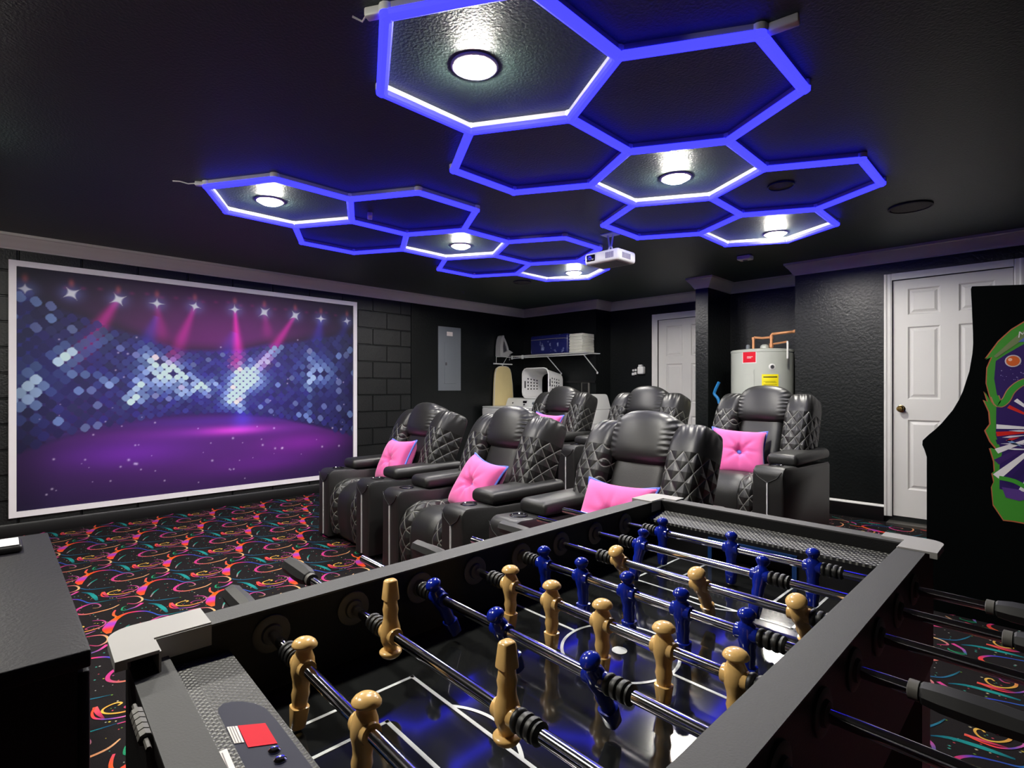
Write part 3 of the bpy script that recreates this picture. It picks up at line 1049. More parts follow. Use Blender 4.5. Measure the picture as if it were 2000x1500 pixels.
# ================================================================== RECLINERS
def recliner(label):
    t = thing('recliner', label, 'recliner', (0, 0, 0), group='black home theatre recliners', world=False)
    MB().rbox(-.25, .25, .06, .74, .03, .34, .02, 2).build('base', 'leather2', t)
    for sx in (-1, 1):
        cx = sx*.335
        m = MB()
        # arm body, front edge rolled
        pf = [(.78, .03), (.80, .50), (.78, .515), (.24, .525), (.20, .535)]
        for k in range(8):
            a = R(90+90*k/7)
            pf.append((.055+.055*math.cos(a), .485+.055*math.sin(a)))
        pf += [(.0, .40), (.0, .03)]
        # cross-section across x, rounded upper edges
        W = .098
        offs = [(-W, .016), (-W+.006, .004), (-W+.02, 0), (W-.02, 0), (W-.006, .004), (W, .016)]
        vs = []
        cyc = (.40, .28)
        for ox, ins in offs:
            for (py, pz) in pf:
                q = Vector((py, pz))
                c = Vector(cyc)
                d = q-c
                k = 1-ins/max(.05, d.length)
                qq = c+d*k if pz > .05 else Vector((py, pz))
                vs.append((cx+ox, qq.x, qq.y))
        n = len(pf)
        fs = [tuple(range(n))[::-1], tuple((len(offs)-1)*n+i for i in range(n))]
        for j in range(len(offs)-1):
            for i in range(n):
                l = (i+1) % n
                fs.append((j*n+i, j*n+l, (j+1)*n+l, (j+1)*n+i))
        m.add(vs, fs)
        arm = m.build('arm', 'leather', t, 40)
        # armrest pad
        p = MB().rbox(cx-.10, cx+.10, .205, .80, .535, .605, .03, 4)
        for i, q in enumerate(p.v):
            if q.z > .57:
                q.z += .014*math.cos((q.x-cx)/.1*PI/2)
            q.z -= .02*max(0, (.35-q.y))/.15*.4
        p.build('armrest', 'leather', arm, 60)
        MB().lathe([(.041, .0), (.047, .002), (.047, .006), (.041, .0085), (.037, .004), (.036, -.03), (.0001, -.032)], 24, Matrix.Translation((cx, .12, .535))).build('cup_holder', 'cupm', arm)
        MB().box(cx-.004, cx+.004, -.006, .004, .035, .44).build('front_strip', 'zip', arm, 0)
        MB().tube([(cx-.088, -.0005, .515), (cx-.06, -.003, .475), (cx, -.004, .44)], .0025, 6).tube([(cx+.088, -.0005, .515), (cx+.06, -.003, .475), (cx, -.004, .44)], .0025, 6).build('seam_piping', 'leather', arm)
    # seat: profile swept in y,z ; v runs along the profile
    prof = [(.66, .415), (.40, .430), (.16, .445)]
    for k in range(1, 8):
        a = R(90*k/7)
        prof.append((.16-.135*math.sin(a), .310+.135*math.cos(a)))
    prof += [(.022, .25), (.03, .15), (.045, .07)]
    arc = [0]
    for a, b in zip(prof, prof[1:]):
        arc.append(arc[-1]+math.hypot(b[0]-a[0], b[1]-a[1]))
    def at(s):
        s = s*arc[-1]
        for i in range(len(prof)-1):
            if s <= arc[i+1]+1e-9:
                k = (s-arc[i])/(arc[i+1]-arc[i])
                p = [a+(b-a)*k for a, b in zip(prof[i], prof[i+1])]
                dy, dz = prof[i+1][0]-prof[i][0], prof[i+1][1]-prof[i][1]
                l = math.hypot(dy, dz)
                return p, (dz/l*-1*-1, -dy/l)
        return prof[-1], (-1, 0)
    def cushion(x0, x1, raise_, name, mat, nu=8, nv=40):
        m = MB()
        def fn(u, v):
            (py, pz), _ = at(v)
            e = 1-abs(2*u-1)**4
            e2 = (1-abs(2*u-1)**8)
            off = raise_*e2+.010*e
            (qa, _n) = at(max(0, v-.01)), 0
            a = at(max(0, v-.01))[0]
            b = at(min(1, v+.01))[0]
            dy, dz = b[0]-a[0], b[1]-a[1]
            l = math.hypot(dy, dz) or 1
            ny, nz = dz/l, -dy/l
            return (x0+(x1-x0)*u, py+ny*off, pz+nz*off)
        m.grid(fn, nu, nv, uvf=lambda u, v: (x0+(x1-x0)*u, v*arc[-1]))
        # closing underside
        (ya, za), (yb, zb) = prof[0], prof[-1]
        m.add([(x0, ya, .2), (x1, ya, .2), (x1, ya, za), (x0, ya, za)], [(0, 1, 2, 3)])
        m.add([(x0, .3, .07), (x1, .3, .07), (x1, yb, zb), (x0, yb, zb)], [(0, 1, 2, 3)])
        for xx in (x0, x1):
            m.add([(xx, p[0], p[1]) for p in prof]+[(xx, .5, .07)], [tuple(range(len(prof)+1))])
        return m.build(name, mat, t, 50)
    cushion(-.125, .125, .006, 'seat_cushion', 'leather')
    for sx in (-1, 1):
        a, b = (sx*.128, sx*.236)
        cushion(min(a, b), max(a, b), .014, 'seat_bolster', 'quilt', 8, 48)
    # back, built upright around its hinge, then leaned
    HM = Matrix.Translation((0, .555, .37)) @ Matrix.Rotation(R(-21), 4, 'X')
    MB().rbox(-.345, .345, .055, .145, .0, .66, .035, 3, HM).build('back_shell', 'leather2', t, 60)
    MB().sell((0, .03, .27), (.168, .095, .27), .55, .45, 24, 16, HM).build('lumbar_panel', 'leather', t, 180)
    def hd(p):
        k = 1-.10*(p.z/.15)*(1 if p.z > 0 else 0)
        return (p.x*k, p.y-.0+.035*(p.x/.2)**2, p.z-.018*(p.x/.2)**2*(1 if p.z > 0 else .3))
    hm = MB().sell((0, -.010, .570), (.222, .112, .148), .55, .38, 40, 22, HM, defo=hd)
    hm.build('headrest', 'leatherp', t, 180)
    for sx in (-1, 1):
        def wd(p, sx=sx):
            zz = p.z/.36
            return (p.x-sx*.018*max(0, zz)**2, p.y+.055*max(0, zz)**3-.02*(1-zz*zz)*0+.02*max(0, -zz), p.z)
        def wuv(p, sx=sx):
            return (p.x+.6*p.y*(1 if sx > 0 else -1), p.z)
        m = MB().sell((sx*.272, .010, .322), (.098, .132, .345), .36, .50, 28, 30, HM, uvf=wuv, defo=wd)
        m.build('back_wing', 'quiltw', t, 180)
    return t
MT['cupm'] = M('cup_ring_black_chrome', (60, 60, 62), .18, .9)
def pleat_mat():
    m = M('black_leather_pleated', (31, 31, 30), .43, spec=.55, var=.12)
    nt = m.node_tree
    b = nt.nodes['Principled BSDF']
    tc = nt.nodes.new('ShaderNodeTexCoord')
    sp = nt.nodes.new('ShaderNodeSeparateXYZ')
    nt.links.new(tc.outputs['Object'], sp.inputs[0])
    ab = nt.nodes.new('ShaderNodeMath')
    ab.operation = 'ABSOLUTE'
    nt.links.new(sp.outputs[0], ab.inputs[0])
    mr = nt.nodes.new('ShaderNodeMapRange')
    mr.inputs[1].default_value = .12
    mr.inputs[2].default_value = .20
    nt.links.new(ab.outputs[0], mr.inputs[0])
    wv = nt.nodes.new('ShaderNodeTexWave')
    wv.bands_direction = 'Z'
    wv.inputs['Scale'].default_value = 11
    wv.inputs['Distortion'].default_value = 3
    nt.links.new(tc.outputs['Object'], wv.inputs['Vector'])
    mu_ = nt.nodes.new('ShaderNodeMath')
    mu_.operation = 'MULTIPLY'
    nt.links.new(mr.outputs[0], mu_.inputs[0])
    nt.links.new(wv.outputs['Fac'], mu_.inputs[1])
    bp = nt.nodes.new('ShaderNodeBump')
    bp.inputs['Strength'].default_value = .5
    bp.inputs['Distance'].default_value = .012
    nt.links.new(mu_.outputs[0], bp.inputs['Height'])
    nt.links.new(bp.outputs['Normal'], b.inputs['Normal'])
    MT['leatherp'] = m
pleat_mat()
RL = [('black quilted recliner in the front row, standing beside the stage mural', (-3.73, 1.97, 0)),
      ('black quilted recliner in the middle of the front row', (-2.62, 1.865, 0)),
      ('black quilted recliner in the front row, just behind the football table', (-1.57, 1.82, 0)),
      ('black quilted recliner in the back row, before the laundry basket', (-3.72, 3.74, .14)),
      ('black quilted recliner in the back row, before the plain white rear door', (-2.66, 3.67, .14)),
      ('black quilted recliner in the back row, before the grey water heater', (-1.60, 3.60, .14))]
rec = recliner(RL[0][0])
rec.location = RL[0][1]
rec.rotation_euler = (0, 0, R(-4))
RCL = [rec]
for lab, loc in RL[1:]:
    c = dup(rec, loc)
    c['label'] = lab
    RCL.append(c)
# the glowing control button on the first recliner's armrest
b = MB().lathe([(.022, 0), (.022, .010), (.016, .016), (.0001, .017)], 16, Matrix.Translation((.335, .755, .603))).build('control_button', 'cyan', rec, org=(0, 0, 0))
b['label'] = 'round control button glowing cyan'

# ---- throw pillows
def pillow_parts():
    n = 36
    W, T = .190, .080
    def xy(u, v):
        pin = 1-.16*(1-abs(u)**2.0)*abs(v)**6*1.0
        pin2 = 1-.16*(1-abs(v)**2.0)*abs(u)**6*1.0
        return W*u*pin2, W*v*pin
    def th(u, v):
        e = max(0, (1-u**4)*(1-v**4))**.55
        r = math.hypot(u, v)
        a = math.atan2(v, u)
        tuft = 1-.75*math.exp(-(r/.15)**2)-.17*math.exp(-(r/.50)**2)*(.5+.5*math.cos(8*a+.4))**3
        return T*e*tuft
    m = MB()
    for sg in (-1, 1):
        m.grid(lambda a, b: (xy(2*a-1, 2*b-1)[0], sg*th(2*a-1, 2*b-1), xy(2*a-1, 2*b-1)[1]), n, n, flip=sg > 0)
    bord = []
    for k in range(4*16):
        s, f = divmod(k, 16)
        f = f/16*2-1
        u, v = [(f, -1), (1, f), (-f, 1), (-1, -f)][s]
        x, z = xy(u, v)
        bord.append((x, 0, z))
    p = MB().tube(bord, .008, 6, closed=True)
    bt = MB().sell((0, -.026, 0), (.016, .010, .016), 1, 1, 12, 8)
    return m.mesh('cover', 'pink', 180), p.mesh('piping', 'pipeblue', 180), bt.mesh('tuft_button', 'pipeblue', 180)
pc, pp, pb = pillow_parts()
PL = [('pink throw pillow with blue piping on the recliner by the mural', (-3.715, 2.43, .590), (-26, -2, -4)),
      ('pink throw pillow with blue piping on the middle front recliner', (-2.560, 2.27, .560), (-30, 7, -10)),
      ('pink throw pillow with blue piping just behind the white table corner', (-1.50, 2.21, .545), (-30, 2, 6)),
      ('pink throw pillow half hidden, on the recliner before the laundry', (-3.66, 4.16, .745), (-24, 4, -2)),
      ('pink throw pillow with blue button on the recliner before the heater', (-1.60, 3.96, .705), (-28, 4, 26))]
for lab, loc, (rx, ry, rz) in PL:
    t = thing('throw_pillow', lab, 'pillow', loc, group='pink throw pillows on the recliners', world=False)
    t.rotation_euler = Euler((R(rx), R(ry), R(rz)), 'YXZ')
    inst(pc, 'cover', t, Matrix())
    inst(pp, 'piping', t, Matrix())
    inst(pb, 'tuft_button', t, Matrix())

# ================================================================== FOOTBALL TABLE
EX, EY, TO = Vector((.998, -.062)), Vector((.0137, 1.0)), Vector((-.866, .128))
TROT = math.atan2(-.062, .998)
def T(s, t, z):
    p = TO+EX*s+EY*t
    return Vector((p.x, p.y, z))
TW, TL, TZ = .70, 1.33, .865
ft = thing('foosball_table', 'black table football game with white corner caps and chrome rods', 'game table', tuple(T(.35, .665, 0)))
FO = Vector(ft.location)
ZB = .62       # underside of the cabinet
def side(s0, s1):
    p = MB().box(s0, s1, .02, TL-.02, ZB, TZ-.006, fn=T).build('side_panel', 'tablelam', ft, 0)
    MB().box(s0, s1, .02, TL-.02, TZ-.006, TZ-.003, fn=T).build('top_rail', 'railtop', p, 0)
    return p
for s0, s1 in ((.018, .065), (.635, .682)):
    side(s0, s1)
for t0, t1 in ((.018, .060), (TL-.060, TL-.018)):
    zt = .838 if t0 < .5 else TZ-.003
    p = MB().box(.065, .635, t0, t1, ZB, zt-.003, fn=T).build('end_panel', 'tablelam', ft, 0)
    MB().box(.065, .635, t0, t1, zt-.003, zt, fn=T).build('top_rail', 'railtop', p, 0)
def cap(ss, tt, name='corner_cap'):
    """L shaped white cap at a corner; ss, tt mirror it"""
    def f(s, t, z):
        return T(s if ss > 0 else TW-s, t if tt > 0 else TL-t, z)
    r = .03
    arc = [(r-r*math.cos(R(90*k/6)), r-r*math.sin(R(90*k/6))) for k in range(7)]
    poly = [(0, .11)]+arc+[(.105, 0), (.105, .044), (.0635, .044), (.0635, .11)]
    m = MB()
    m.prism(poly, TZ-.004, TZ, fn=f)
    m.prism([(0, .11)]+arc+[(.105, 0), (.105, .012), (.012, .012), (.012, .11)], TZ-.012, TZ-.004, fn=f)
    m.prism([(.0655, .11), (.0655, .046), (.105, .046), (.105, .0435), (.0630, .0435), (.0630, .11)], TZ-.030, TZ-.002, fn=f)
    return m.build(name, 'cap', ft, 0)
for ss in (1, -1):
    for tt in (1, -1):
        cap(ss, tt)
for s in (.022, .588):
    for t0 in (.03, TL-.12):
        MB().box(s, s+.09, t0, t0+.09, .03, ZB, fn=T).box(s+.01, s+.08, t0+.01, t0+.08, 0, .03, fn=T).build('leg', 'tableblk', ft, 0)
MB().box(.06, .64, .02, TL-.02, .725, .743, fn=T).build('playfield', 'field', ft, 0)
# goal walls
for t0, t1 in ((.108, .131), (TL-.131, TL-.108)):
    w = MB().box(.065, .25, t0, t1, .743, .816, fn=T).box(.45, .635, t0, t1, .743, .816, fn=T).box(.25, .45, t0, t1, .805, .816, fn=T)
    w.build('goal_wall', 'tableblk', ft, 0)
    g = MB()
    tf = t1+.001 if t0 < .5 else t0-.001
    te = tf+.004 if t0 < .5 else tf-.004
    a, b = min(tf, te), max(tf, te)
    g.box(.245, .255, a, b, .744, .806, fn=T).box(.445, .455, a, b, .744, .806, fn=T).box(.245, .455, a, b, .798, .808, fn=T)
    gf = g.build('goal_frame', 'bluegoal', ft, 0)
    gf['label'] = 'blue goal surround'
# shelves over the goals
def shelf(t0, t1, z0, z1, name, mat, s0=.065, s1=.635, poly=None):
    m = MB()
    vs = [(s0, t0, z0), (s1, t0, z0), (s1, t1, z1), (s0, t1, z1)]
    P = [T(*v) for v in vs]+[T(v[0], v[1], v[2]-.006) for v in vs]
    m.add(P, [(0, 1, 2, 3), (7, 6, 5, 4), (0, 4, 5, 1), (1, 5, 6, 2), (2, 6, 7, 3), (3, 7, 4, 0)], uv=[(v[0], v[1]) for v in vs]*2)
    return m.build(name, mat, ft, 0)
shelf(.060, .080, .822, .822, 'stud_strip', 'studs')
shelf(.080, .1325, .822, .820, 'end_shelf', 'carbon2')
shelf(TL-.1325, TL-.060, .822, .834, 'end_shelf', 'carbon')
# stickers on the near shelf
def flat(poly, z, name, mat, dz=.0006):
    return MB().prism(poly, z, z+dz, fn=T).build(name, mat, ft, 0)
nv = [(.213,.0826),(.2052,.0847),(.1997,.0913),(.2023,.0995),(.2113,.1091),(.2238,.1177),(.2403,.1237),(.254,.1248),(.2766,.1257),(.40,.1262),(.44,.1262),(.44,.079),(.40,.079),(.3269,.0789),(.28,.0802)]
flat(nv, .8215, 'round_end_decal', 'navy')
flat([(.2551,.0916),(.2711,.1148),(.3138,.1132),(.2994,.0893)], .8222, 'red_square_sticker', 'red')
ws = flat([(.2495,.0823),(.2554,.091),(.2885,.0887),(.2835,.0807)], .8222, 'white_label', 'paper')
for k in range(3):
    MB().prism([(.252+.001*k, .0838+.0022*k), (.253+.001*k, .0845+.0022*k), (.284+.0015*k, .0826+.0022*k), (.283+.0015*k, .0819+.0022*k)], .8228, .8231, fn=T).build('print_line', 'ink', ws, 0)
ws = flat([(.287,.0564),(.2879,.0726),(.345,.0700),(.335,.0545)], .8230, 'white_label', 'paper')
for k in range(3):
    MB().prism([(.292, .0588+.004*k), (.292, .0598+.004*k), (.334, .0576+.004*k), (.334, .0566+.004*k)], .8236, .8239, fn=T).build('print_line', 'ink', ws, 0)
for s_, t_ in ((.322, .1195), (.340, .119)):
    MB().lathe([(.006, 0), (.006, .0012), (.004, .003), (.0001, .0035)], 14, Matrix.Translation(T(s_, t_-.012, .822))).build('clear_bumper', 'chrome', ft)
sc = MB().tube([T(.16, .012, .835), T(.255, .012, .835)], .0025, 6).build('score_counter', 'bearing', ft)
for k in range(5):
    MB().tube([T(.178+.012*k, .012, .835), T(.188+.012*k, .012, .835)], .0065, 8).build('score_bead', 'bearing', sc)
# field markings
fl = MB()
FZ = .7434
def ln(s0, t0, s1, t1, w=.0055):
    d = Vector((s1-s0, t1-t0)).normalized()
    n = Vector((-d.y, d.x))*w/2
    fl.prism([(s0+n.x, t0+n.y), (s0-n.x, t0-n.y), (s1-n.x, t1-n.y), (s1+n.x, t1+n.y)], FZ-.0002, FZ+.0002, fn=T)
def arcl(cs, ct, r, a0, a1, w=.0055, n=36):
    P = [(cs+r*math.cos(R(a0+(a1-a0)*k/n)), ct+r*math.sin(R(a0+(a1-a0)*k/n))) for k in range(n+1)]
    o = []
    for k, p in enumerate(P):
        a = R(a0+(a1-a0)*k/n)
        d = Vector((math.cos(a), math.sin(a)))
        o.append((T(p[0]-d.x*w/2, p[1]-d.y*w/2, FZ+.0003), T(p[0]+d.x*w/2, p[1]+d.y*w/2, FZ+.0003)))
    fl.add([q for pr in o for q in pr], [(2*k, 2*k+1, 2*k+3, 2*k+2) for k in range(n)])
MID = .661
for sg in (1, -1):
    def tt(t):
        return t if sg > 0 else 2*MID-t
    ln(.177, tt(.131), .177, tt(.363))
    ln(.523, tt(.131), .523, tt(.363))
    ln(.174, tt(.360), .526, tt(.360))
    ln(.247, tt(.131), .247, tt(.280))
    ln(.453, tt(.131), .453, tt(.280))
    ln(.244, tt(.277), .456, tt(.277))
    arcl(.35, tt(.27), .115, 51 if sg > 0 else -51, 129 if sg > 0 else -129)
ln(.065, MID, .252, MID)
ln(.448, MID, .635, MID)
arcl(.35, MID, .098, 0, 360, n=60)
fl.prism([(.35+.013*math.cos(R(20*k)), MID+.013*math.sin(R(20*k))) for k in range(18)], FZ, FZ+.0004, fn=T)
fm = fl.build('field_marking', 'line', ft, 0)
fm['kind'] = 'stuff'

# rods and players
def player_mesh(tan):
    m = MB()
    if tan:
        secs = [(-.0775, .0065, .0075, .6), (-.0755, .0078, .0090, .55), (-.0530, .0112, .0108, .55), (-.0500, .0116, .0110, .6), (-.0492, .0088, .0090, .8),
                (-.042, .0102, .0100), (-.035, .0120, .0112), (-.027, .0106, .0100), (-.019, .0112, .0110), (-.008, .0146, .0140), (.001, .0154, .0148),
                (.010, .0142, .0132), (.017, .0106, .0104), (.0205, .0088, .0092), (.0222, .0092, .0096), (.0236, .0145, .0145), (.0250, .0160, .0160), (.0272, .0158, .0158), (.0310, .0132, .0132), (.0336, .0095, .0095), (.0350, .0050, .0050), (.0354, .0005, .0005)]
    else:
        secs = [(-.0775, .0075, .0080, .6), (-.0755, .0092, .0100, .55), (-.0520, .0118, .0112, .55), (-.0500, .0120, .0112, .6), (-.0492, .0090, .0092, .8),
                (-.040, .0098, .0096), (-.031, .0112, .0108), (-.023, .0106, .0100), (-.014, .0128, .0122), (-.003, .0148, .0136), (.007, .0146, .0126),
                (.0135, .0118, .0108), (.0165, .0078, .0080), (.0185, .0078, .0082), (.0215, .0105, .0110), (.0255, .0122, .0126), (.0265, .0132, .0138), (.0300, .0128, .0132), (.0335, .0102, .0104), (.0362, .0060, .0060), (.037, .0005, .0005)]
    m.loft(secs, 18)
    # sleeves round the rod
    m.lathe([(.0112, -.0165), (.0118, -.014), (.0118, .014), (.0112, .0165)], 16, Matrix.Rotation(R(90), 4, 'Y'))
    return m.mesh('player', 'tan' if tan else 'blue', 60)
scr = MB().lathe([(.0032, 0), (.0034, .0012), (.0015, .0022), (.0001, .0018)], 10, Matrix.Translation((0, -.0142, -.002)) @ Matrix.Rotation(R(90), 4, 'X')).mesh('screw', 'screw')
PMT, PMB = player_mesh(True), player_mesh(False)
bump = MB().lathe([(.0095, 0), (.0125, .001), (.0135, .004), (.0125, .007), (.0098, .0085), (.0098, .0105), (.0128, .0115), (.0135, .0145), (.0128, .0175), (.0098, .019), (.0098, .021), (.0128, .022), (.0135, .025), (.0128, .028), (.0095, .0295), (.0095, .031), (.012, .032), (.0125, .035), (.009, .038)], 18, Matrix.Rotation(R(90), 4, 'Y')).mesh('bumper', 'rubber', 50)
grip = MB().lathe([(.0105, 0), (.0135, .003), (.0165, .02), (.0175, .055), (.016, .085), (.0165, .105), (.014, .112), (.0001, .113)], 8, Matrix.Rotation(R(90), 4, 'Y')).mesh('handle', 'grip', 20)
ring = MB().lathe([(.0085, -.012), (.0115, -.011), (.0115, -.001), (.0085, 0)], 14, Matrix.Rotation(R(90), 4, 'Y')).mesh('handle_collar', 'bearing', 40)
brg = MB().lathe([(.0270, 0), (.0265, .0035), (.0235, .0050), (.0150, .0045), (.0135, .0085), (.0100, .0095), (.0085, .0100)], 24, Matrix.Rotation(R(90), 4, 'Y')).mesh('bearing', 'bearing', 40)
RODS = [
 # team, player s, tilt, left end, right end, handle side, grip start
 ('tan', [.187, .357, .527], -5, None, .98, 'L', -.030),
 ('tan', [.187, .442], 180, None, .96, 'L', -.112),
 ('blue', [.128, .290, .468], 26, -.152, None, 'R', .80),
 ('tan', [.171, .274, .380, .486, .587], 0, None, .98, 'L', -.035),
 ('blue', [.136, .235, .339, .443, .548], 4, -.10, None, 'R', .752),
 ('tan', [.231, .409, .578], 30, None, 1.02, 'L', -.028),
 ('blue', [.199, .467], -22, -.13, None, 'R', .820),
 ('blue', [.179, .353, .520], 0, -.15, None, 'R', .792),
]
ZR = .826
for k, (team, ps, tilt, l, r, hs, g0) in enumerate(RODS):
    t = .188+.1285*k
    a = g0 if hs == 'L' else l
    b = g0 if hs == 'R' else r
    org = T(0, t, ZR)
    L = (EX*1).length
    rod = bpy.data.objects.new('rod', MB().tube([(a, 0, 0), (b, 0, 0)], .0076, 14).mesh('rod', 'chrome', 60))
    COL.objects.link(rod)
    rod.parent = ft
    rod.location = org-FO
    rod.rotation_euler = (0, 0, TROT)
    for s in ps:
        p = inst(PMT if team == 'tan' else PMB, 'player', rod, Matrix.Translation((s, 0, 0)) @ Matrix.Rotation(R(tilt), 4, 'X'))
    lo, hi = min(ps), max(ps)
    inst(bump, 'bumper', rod, Matrix.Translation((lo-.0165-.038, 0, 0)))
    inst(bump, 'bumper', rod, Matrix.Translation((hi+.0165, 0, 0)))
    if hs == 'L':
        inst(grip, 'handle', rod, Matrix.Translation((g0, 0, 0)) @ Matrix.Rotation(PI, 4, 'Z'))
        inst(ring, 'handle_collar', rod, Matrix.Translation((g0, 0, 0)) @ Matrix.Rotation(PI, 4, 'Z'))
    else:
        inst(grip, 'handle', rod, Matrix.Translation((g0, 0, 0)))
        inst(ring, 'handle_collar', rod, Matrix.Translation((g0, 0, 0)))
    for s, fl_ in ((.065, 0), (.018, 1), (.635, 1), (.682, 0)):
        inst(brg, 'bearing', ft, Matrix.Translation(T(s, t, ZR)-FO) @ Matrix.Rotation(TROT+(PI if fl_ else 0), 4, 'Z'))

# ================================================================== ARCADE CABINET
AY0, AY1 = 3.617, 4.25
ac = thing('arcade_cabinet', 'tall black arcade cabinet with green and purple side art', 'arcade machine', (-.05, (AY0+AY1)/2, 0))
PROF = [(-.46, 0), (-.46, .811), (-.470, .850), (-.479, .875), (-.478, .897), (-.452, .929), (-.425, .958), (-.398, .992), (-.352, 1.063), (-.328, 1.115), (-.311, 1.162), (-.285, 1.266), (-.273, 1.357),
        (-.270, 1.41), (-.271, 1.462), (-.275, 1.592), (-.279, 1.687), (-.275, 1.699), (.30, 1.648), (.36, 1.60), (.36, 0)]
for y0, y1 in ((AY0, AY0+.022), (AY1-.022, AY1)):
    MB().prism(PROF, y0, y1, 'y').build('side_panel', 'arcade', ac, 0)
    mt = [Vector((p[0], (y0+y1)/2, p[1])) for p in PROF[:-3]]
    MB().tube(mt, .0045, 6).build('edge_molding', 'tmold' if y0 > 4 else 'arcade', ac)
INN = [(-.44, .10), (-.44, .80), (-.45, .86), (-.43, .90), (-.20, .95), (-.12, 1.38), (-.24, 1.40), (-.245, 1.66), (.30, 1.62), (.34, 1.58), (.34, .05)]
MB().prism(INN, AY0+.022, AY1-.022, 'y').build('body', 'arcade', ac, 0)
MB().box(-.247, -.243, AY0+.03, AY1-.03, 1.43, 1.63).build('marquee', 'navy', ac, 0)
MB().add([(-.212, AY0+.05, .97), (-.212, AY1-.05, .97), (-.135, AY1-.05, 1.36), (-.135, AY0+.05, 1.36), (-.205, AY0+.05, .97), (-.205, AY1-.05, .97), (-.128, AY1-.05, 1.36), (-.128, AY0+.05, 1.36)],
         [(0, 1, 2, 3), (7, 6, 5, 4), (0, 4, 5, 1), (1, 5, 6, 2), (2, 6, 7, 3), (3, 7, 4, 0)]).build('screen', 'window', ac, 0)
j = MB().tube([(-.36, 3.95, .905), (-.36, 3.95, .98)], .006, 8).sell((-.36, 3.95, .99), (.017, .017, .017), 1, 1, 12, 8).build('joystick', 'red', ac)
for q in range(2):
    MB().lathe([(.016, 0), (.016, .006), (.011, .010), (.0001, .010)], 14, Matrix.Translation((-.34, 4.05+.05*q, .921))).build('push_button', 'red', ac)
# side art: printed vinyl, flat layers of colour
art = MB()
def poly(P, c, layer):
    y = AY0-.0006-.0004*layer
    art.add([(p[0], y, p[1]) for p in P], [tuple(range(len(P)))], col=lin(c))
OUT = [(-.085,1.498),(-.13,1.464),(-.177,1.409),(-.225,1.324),(-.2,1.336),(-.219,1.278),(-.221,1.201),(-.206,1.129),(-.191,1.085),(-.229,1.162),(-.216,1.111),(-.231,1.118),(-.21,1.059),(-.206,1.0),
       (-.225,.966),(-.206,.913),(-.177,.869),(-.208,.882),(-.193,.817),(-.191,.766),(-.2,.757),(-.193,.715),(-.202,.688),(-.196,.599),(-.173,.557),(-.158,.529),(-.121,.53),(-.085,.527)]
mir = [(.20-(p[0]+.085)-.085+.0, p[1]) for p in reversed(OUT)]
def ogrow(P, d, c=(-.0, 1.0)):
    out = []
    for x, z in P:
        v = Vector((x-c[0], z-c[1]))
        v = v*(1+d/v.length)
        out.append((c[0]+v.x, c[1]+v.y))
    return out
FULL = OUT+[(.10, .527), (.17, .56), (.20, .70), (.21, 1.0), (.20, 1.3), (.15, 1.42), (.06, 1.50)]
poly(ogrow(FULL, .006), (176, 96, 66), 0)
poly(FULL, (62, 140, 46), 1)
INNER = [(-.085,1.394),(-.149,1.347),(-.187,1.315),(-.193,1.226),(-.183,1.149),(-.168,1.111),(-.185,1.086),(-.187,.945),(-.164,.858),(-.173,.793),(-.173,.679),(-.085,.666)]
poly(INNER+[(.08, .66), (.15, .72), (.16, 1.0), (.15, 1.26), (.08, 1.38), (0, 1.41)], (46, 26, 92), 2)
# sunburst
C0 = (.03, .985)
def clipx(x):
    return max(-.186, x)
cols = [(226, 224, 226), (200, 34, 30), (40, 24, 84), (224, 222, 224), (58, 34, 100), (226, 224, 226), (40, 24, 84), (220, 218, 222)]
for q, a in enumerate(range(176, 258, 10)):
    a0, a1 = R(a), R(a+6)
    rr = .215/max(.45, abs(math.cos((a0+a1)/2)))
    rr = min(rr, .33)
    poly([C0, (C0[0]+rr*math.cos(a0), C0[1]+rr*math.sin(a0)), (C0[0]+rr*math.cos(a1), C0[1]+rr*math.sin(a1))], cols[q % 8], 3)
for q, a in enumerate((112, 122, 134, 146)):
    a0, a1 = R(a), R(a+5)
    rr = .20
    poly([(C0[0]+.05*math.cos(a0), C0[1]+.05*math.sin(a0)), (C0[0]+rr*math.cos(a0), C0[1]+rr*math.sin(a0)), (C0[0]+rr*math.cos(a1), C0[1]+rr*math.sin(a1))], [(200, 40, 30), (40, 24, 84), (226, 224, 226), (200, 40, 30)][q], 3)
# a green loop across, the lighter band on top, an orange planet and small stars
def band(P, wds, c, layer):
    vs = []
    for q in range(len(P)):
        a, b = P[max(0, q-1)], P[min(len(P)-1, q+1)]
        d = Vector((b[0]-a[0], b[1]-a[1])).normalized()
        n = Vector((-d.y, d.x))*wds[q]
        vs += [(P[q][0]+n.x, P[q][1]+n.y), (P[q][0]-n.x, P[q][1]-n.y)]
    y = AY0-.0006-.0004*layer
    art.add([(p[0], y, p[1]) for p in vs], [(2*q, 2*q+1, 2*q+3, 2*q+2) for q in range(len(P)-1)], col=lin(c))
GL = crom([(-.19, 1.14), (-.175, 1.10), (-.15, 1.12), (-.128, 1.17), (-.085, 1.21), (-.02, 1.215), (.06, 1.20)], 4)
band(GL, [.017]*len(GL), (176, 120, 90), 4)
band(GL, [.013]*len(GL), (54, 146, 50), 5)
G2 = crom([(-.175, .735), (-.12, .725), (-.06, .69), (.02, .66)], 4)
band(G2, [.010]*len(G2), (62, 150, 50), 5)
poly([(-.165, .69), (-.10, .685), (-.06, .65), (-.10, .63), (-.15, .64)], (84, 56, 130), 4)
TB = crom([(-.19, 1.335), (-.15, 1.375), (-.11, 1.415), (-.06, 1.455), (0, 1.48)], 3)
band(TB, [.006+.018*q/len(TB) for q in range(len(TB))], (112, 128, 84), 4)
poly([(-.105, 1.405), (-.06, 1.45), (.02, 1.47), (.03, 1.43), (-.04, 1.40)], (84, 104, 176), 5)
